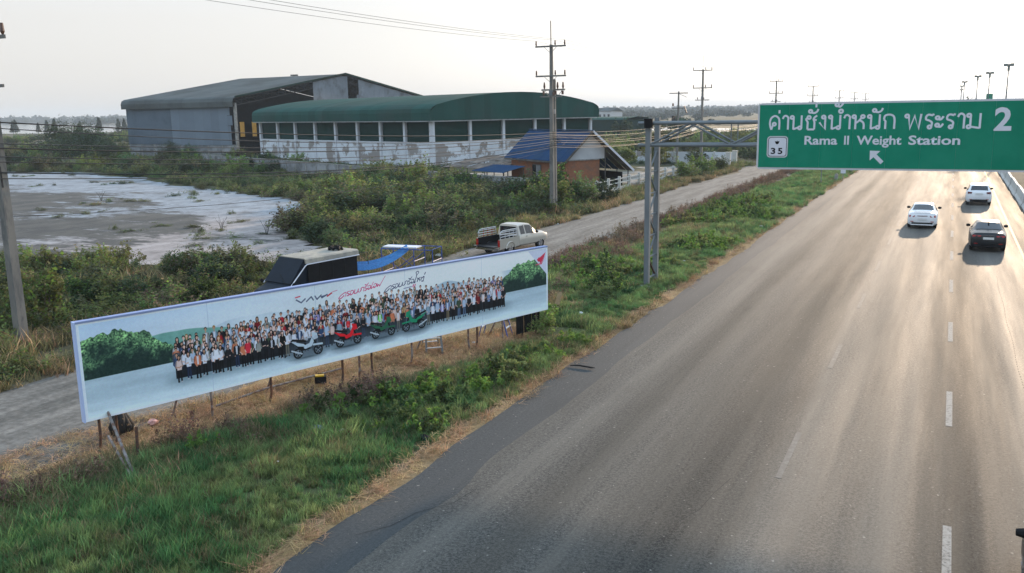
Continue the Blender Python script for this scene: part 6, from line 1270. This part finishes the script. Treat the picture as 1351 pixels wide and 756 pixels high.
# ------------------------------------------------------------------ single bushes, trees and plants
def bush(label, x_, y_, s_, k_, sz=1.0, name='bush', coll='bushes', cat='bush', grp=None):
    me = list(PC[coll].objects)[k_ % len(PC[coll].objects)].data; o = bpy.data.objects.new(name, me); COL.objects.link(o); o.location = (x_, y_, float(ground_z(x_, y_))); o.scale = (s_, s_, s_ * sz); o.rotation_euler = (0, 0, x_ * 1.7 + y_); tag(o, label, cat, grp); return o
bush('bright green bush at the foot of the tall pole, on its right', -28.6, 66.2, 1.9, 2, .95); bush('dense dark green bush behind the foot of the tall pole', -29.6, 69.0, 2.2, 0)
bush('rounded green bush between the tall pole and the first rail fence post', -27.6, 69.8, 1.7, 5); bush('low wide green bush at the near end of the rail fence', -26.9, 73.0, 1.5, 1, .9)
bush('green bush against the rail fence left of the second pole', -27.3, 100.5, 1.7, 2, .9); bush('green bush around the foot of the second concrete pole', -26.9, 107.0, 1.9, 0, .8); bush('last green bush on the rail fence before the gate pillars', -26.2, 113.5, 1.6, 5, .75)
bush('bright green weed bush at the right foot of the banner', -12.6, 28.2, .62, 2, .9); bush('leafy green bush left of the gantry posts', -13.3, 36.4, .85, 2, .8); bush('leafy green bush in front of the gantry post footing', -12.6, 34.3, .7, 5, .8)
bush('tall dark bush at the left end of the warehouse wall', -158, 126, 5.2, 4, .95, coll='bigbush'); bush('large dark green thicket bush left of the warehouse', -172, 131, 6.0, 1, .85, coll='bigbush'); bush('broad dark bush below the warehouse wall, left part', -146, 121, 3.6, 4, .8, coll='bigbush')
bush('dark bush below the middle of the warehouse wall', -136, 127.0, 2.6, 0, .9, coll='bigbush'); bush('dark bush near the right end of the warehouse wall', -128, 124, 2.2, 4, .9, coll='bigbush')
bush('tall leafy shrub at the edge of the salt flat above the banner left end', -38.5, 31.0, .9, 0, 1.1); bush('tall loose shrub on the near side of the salt flat', -31.5, 33.2, .8, 5, 1.2); bush('yellowish shrub beside the left pole', -30.5, 21.5, 1.5, 2, 1.1)
bush('reddish brown shrub in front of the grey boundary wall', -44, 73, 1.9, 3, 1.0); bush('yellow green shrub under the lean-to roofs', -49, 77.5, 2.0, 2, 1.1)
def tree(label, x_, y_, h_, s_, seed, mat='leaf_green', name='tree', grp=None, n=2600, leaf=.05, hz=1.1, thin=1.0):
    t = thing(name, label, 'tree', (x_, y_, 0), 0, grp); rg = random.Random(seed); tr = MB(); tr.tube([(0, 0, -.3), (rg.uniform(-.1, .1), 0, h_ * .35), (rg.uniform(-.2, .2), rg.uniform(-.2, .2), h_ * .62)], .05 * h_ * .5, 7, r2=.02 * h_ * .5)
    for i in range(7): a = i * 2.4; tr.tube([(0, 0, h_ * (.28 + .05 * i)), (math.cos(a) * s_ * .35, math.sin(a) * s_ * .35, h_ * (.45 + .05 * i)), (math.cos(a) * s_ * .6, math.sin(a) * s_ * .6, h_ * (.55 + .05 * i))], .03 * h_ * .3, 5, r2=.01 * h_ * .3)
    tr.build('trunk', 'bark', t); me = bush_mesh('crown', seed, n, s_, h_ * .62 * hz, leaf * s_ * 1.6, 18, mat, None, .2, 8); c = bpy.data.objects.new('crown', me); COL.objects.link(c); c.parent = t; c.location = (0, 0, h_ * .30); return t
tree('leafy tree just behind the sloping right roof of the brick house', -35.5, 101, 4.2, 2.1, 201); tree('round crowned tree in the yard left of the second concrete pole', -37.2, 124, 5.4, 2.3, 202)
tree('small tree in the yard between the lean roof and the gantry posts', -33.0, 108, 3.4, 1.6, 203); tree('small loose tree in front of the pond right of the green hall', -75, 215, 5.0, 2.6, 204, 'leaf_dark')
tree('tree in haze on the pond bank behind the gantry beam', -70, 250, 5.6, 3.0, 205, 'leaf_dark'); tree('spreading tree on the skyline above the middle of the green sign', 6.5, 480, 10.5, 3.8, 206, 'leaf_dark', leaf=.07)
rg = np.random.default_rng(44); 
def spire_mesh(name, seed):
    r = np.random.default_rng(seed); n = 520; z = r.uniform(.12, 1, n) ** .8; rad = (.27 * (1 - z) + .03) * r.uniform(.5, 1.15, n); a = r.uniform(0, 2 * PI, n); C = np.stack([rad * np.cos(a), rad * np.sin(a), z], 1); V, F = leaf_quads(C, .07, r); return mesh_np(name, V, F, ['far_leaf'], np.repeat(r.uniform(.6, 1.3, n), 4))
SP = [spire_mesh('crown', 300 + i) for i in range(4)]; TM = MB().tube([(0, 0, -.05), (0, 0, .5)], .018, 5).mesh('trunk', 'bark')
xs = np.linspace(0, 1, 27)
for i, q in enumerate(xs):
    X_ = -470 + 115 * q ** 1.0 * 1.35 + rg.normal() * 1.5; Y_ = 318 + 88 * q + rg.normal() * 4
    t = thing('pine_tree', 'dark narrow tree in the hazy row along the far pond on the left', 'tree', (X_, Y_, 0), 0, 'row of narrow trees along the far pond'); h_ = rg.uniform(4.5, 8.5)
    c = bpy.data.objects.new('crown', SP[i % 4]); COL.objects.link(c); c.parent = t; c.scale = (h_ * .95, h_ * .95, h_); c.rotation_euler = (0, 0, i); c = bpy.data.objects.new('trunk', TM); COL.objects.link(c); c.parent = t; c.scale = (h_, h_, h_)
# dry twigs standing on the salt flat
for i, (x_, y_, lb) in enumerate(((-46, 47, 'bare twig shrub standing alone on the pinkish part of the salt flat'), (-41, 46, 'second bare twig shrub on the pinkish part of the salt flat'), (-74, 60, 'tiny dark twig on the grey mud, upper left of the salt flat'))):
    mb = MB(); rr_ = random.Random(i + 9)
    for k in range(9): a = k * .8; mb.tube([(0, 0, -.2), (.15 * math.cos(a), .15 * math.sin(a), .4), (.45 * math.cos(a + .3), .45 * math.sin(a + .3), rr_.uniform(.6, 1.1))], .014, 4, r2=.004)
    tag(mb.build('twig_shrub', 'dead'), lb, 'shrub').location = (x_, y_, 0)

# ------------------------------------------------------------------ litter
def crumple(name, mat, label, x_, y_, s_, seed, flat=.4, z=None, cat='litter', grp=None):
    import bmesh
    bm = bmesh.new(); bmesh.ops.create_icosphere(bm, subdivisions=2, radius=1); r = random.Random(seed)
    for v in bm.verts: v.co *= r.uniform(.55, 1.15); v.co.z *= flat
    me = bpy.data.meshes.new(name); bm.to_mesh(me); bm.free(); me.materials.append(MAT[mat]); o = bpy.data.objects.new(name, me); COL.objects.link(o); o.scale = (s_, s_ * .7, s_)
    o.location = (x_, y_, (float(ground_z(x_, y_)) + .08 + s_ * .3) if z is None else z); o.rotation_euler = (0, 0, seed); return tag(o, label, cat, grp)
crumple('plastic_bag', 'litter_white', 'small white plastic bag on straw behind the left foot of the banner', -18.4, 15.0, .15, 1, z=0.05); crumple('cloth', 'pink_cloth', 'pinkish cloth on straw to the right of the small white bag', -18.1, 15.5, .22, 2, z=.05)
crumple('plastic_bag', 'litter_blue', 'grey blue plastic scrap in green grass below the banner, left part', -13.7, 16.7, .20, 3); crumple('plastic_bag', 'litter_white', 'whitish plastic scrap right of the grey blue scrap in the grass', -13.1, 16.9, .13, 4)
crumple('plastic_bag', 'litter_white', 'white plastic bag in the weeds right of the banner', -12.5, 31.4, .13, 5, .3); crumple('plastic_bag', 'litter_blue', 'torn grey bag at the straw edge, right of the white plastic bag', -11.2, 30.7, .15, 6, .3)
crumple('plastic_bag', 'litter_white', 'white scrap in the brown weeds between the banner and the gantry', -16.0, 38.4, .22, 7); crumple('plastic_bag', 'litter_white', 'bluish white cup in the grass near the asphalt', -11.2, 24.0, .10, 8)
crumple('plastic_bag', 'litter_white', 'bright white scrap in the verge beyond the gantry', -10.9, 59.6, .18, 9); crumple('plastic_bag', 'litter_white', 'white bag beside the dirt road, seen above the blue scaffold', -25.0, 41.6, .22, 10, z=.12)
crumple('plastic_bag', 'litter_blue', 'pale green scrap at the left edge of the dirt road near the tall pole', -24.9, 70.5, .18, 11, z=.1); crumple('rag', 'black', 'dark rag at the foot of the verge grass near the broken asphalt edge', -11.0, 17.4, .18, 12, .5)
tag(MB().tube([(-.40, 0, .02), (-.1, .05, .035), (.3, 0, .03), (.42, .03, .02)], [.02, .03, .03, .01], 6).build('tyre_scrap', 'rubber'), 'black strip of torn tyre lying on the asphalt edge', 'tyre scrap').location = (-9.75, 24.6, .03)
tag(MB().add([(0, 0, 0), (.20, .03, .03), (.30, .06, .55), (.14, .02, .50), (0, .03, 0), (.20, .06, .03), (.30, .09, .55), (.14, .05, .50)], [(0, 1, 2, 3), (7, 6, 5, 4), (0, 4, 5, 1), (1, 5, 6, 2), (2, 6, 7, 3), (3, 7, 4, 0)]).build('board', 'cardboard'), 'tan board propped in the weeds right of the banner', 'board').location = (-13.7, 31.6, .25)
for i, (a, b_) in enumerate(((-13.2, 14.6), (-12.1, 19.2), (-14.2, 25.8), (-12.8, 22.6), (-14.8, 41.0), (-12.0, 44.6), (-13.4, 52), (-11.5, 66), (-24.4, 57), (-24.6, 78))):
    crumple('plastic_bag', 'litter_white', 'tiny pale litter scrap lost in the grass along the roads', a, b_, .07, 30 + i, grp='tiny litter scraps in the grass')

# ------------------------------------------------------------------ haze: one closed box of thin air
hb = MB().box((-3300, -60, -1.2), (2600, 4600, 40))
hz_m = bpy.data.materials.new('haze_air'); hz_m.use_nodes = True; n_ = hz_m.node_tree.nodes; n_.remove(n_['Principled BSDF'])
pv = n_.new('ShaderNodeVolumePrincipled'); pv.inputs['Density'].default_value = .00024; pv.inputs['Color'].default_value = (.80, .91, 1.0, 1); pv.inputs['Anisotropy'].default_value = 0.0
hz_m.node_tree.links.new(pv.outputs[0], n_['Material Output'].inputs['Volume']); MAT['haze_air'] = hz_m
tag(hb.build('haze', 'haze_air'), kind='stuff')
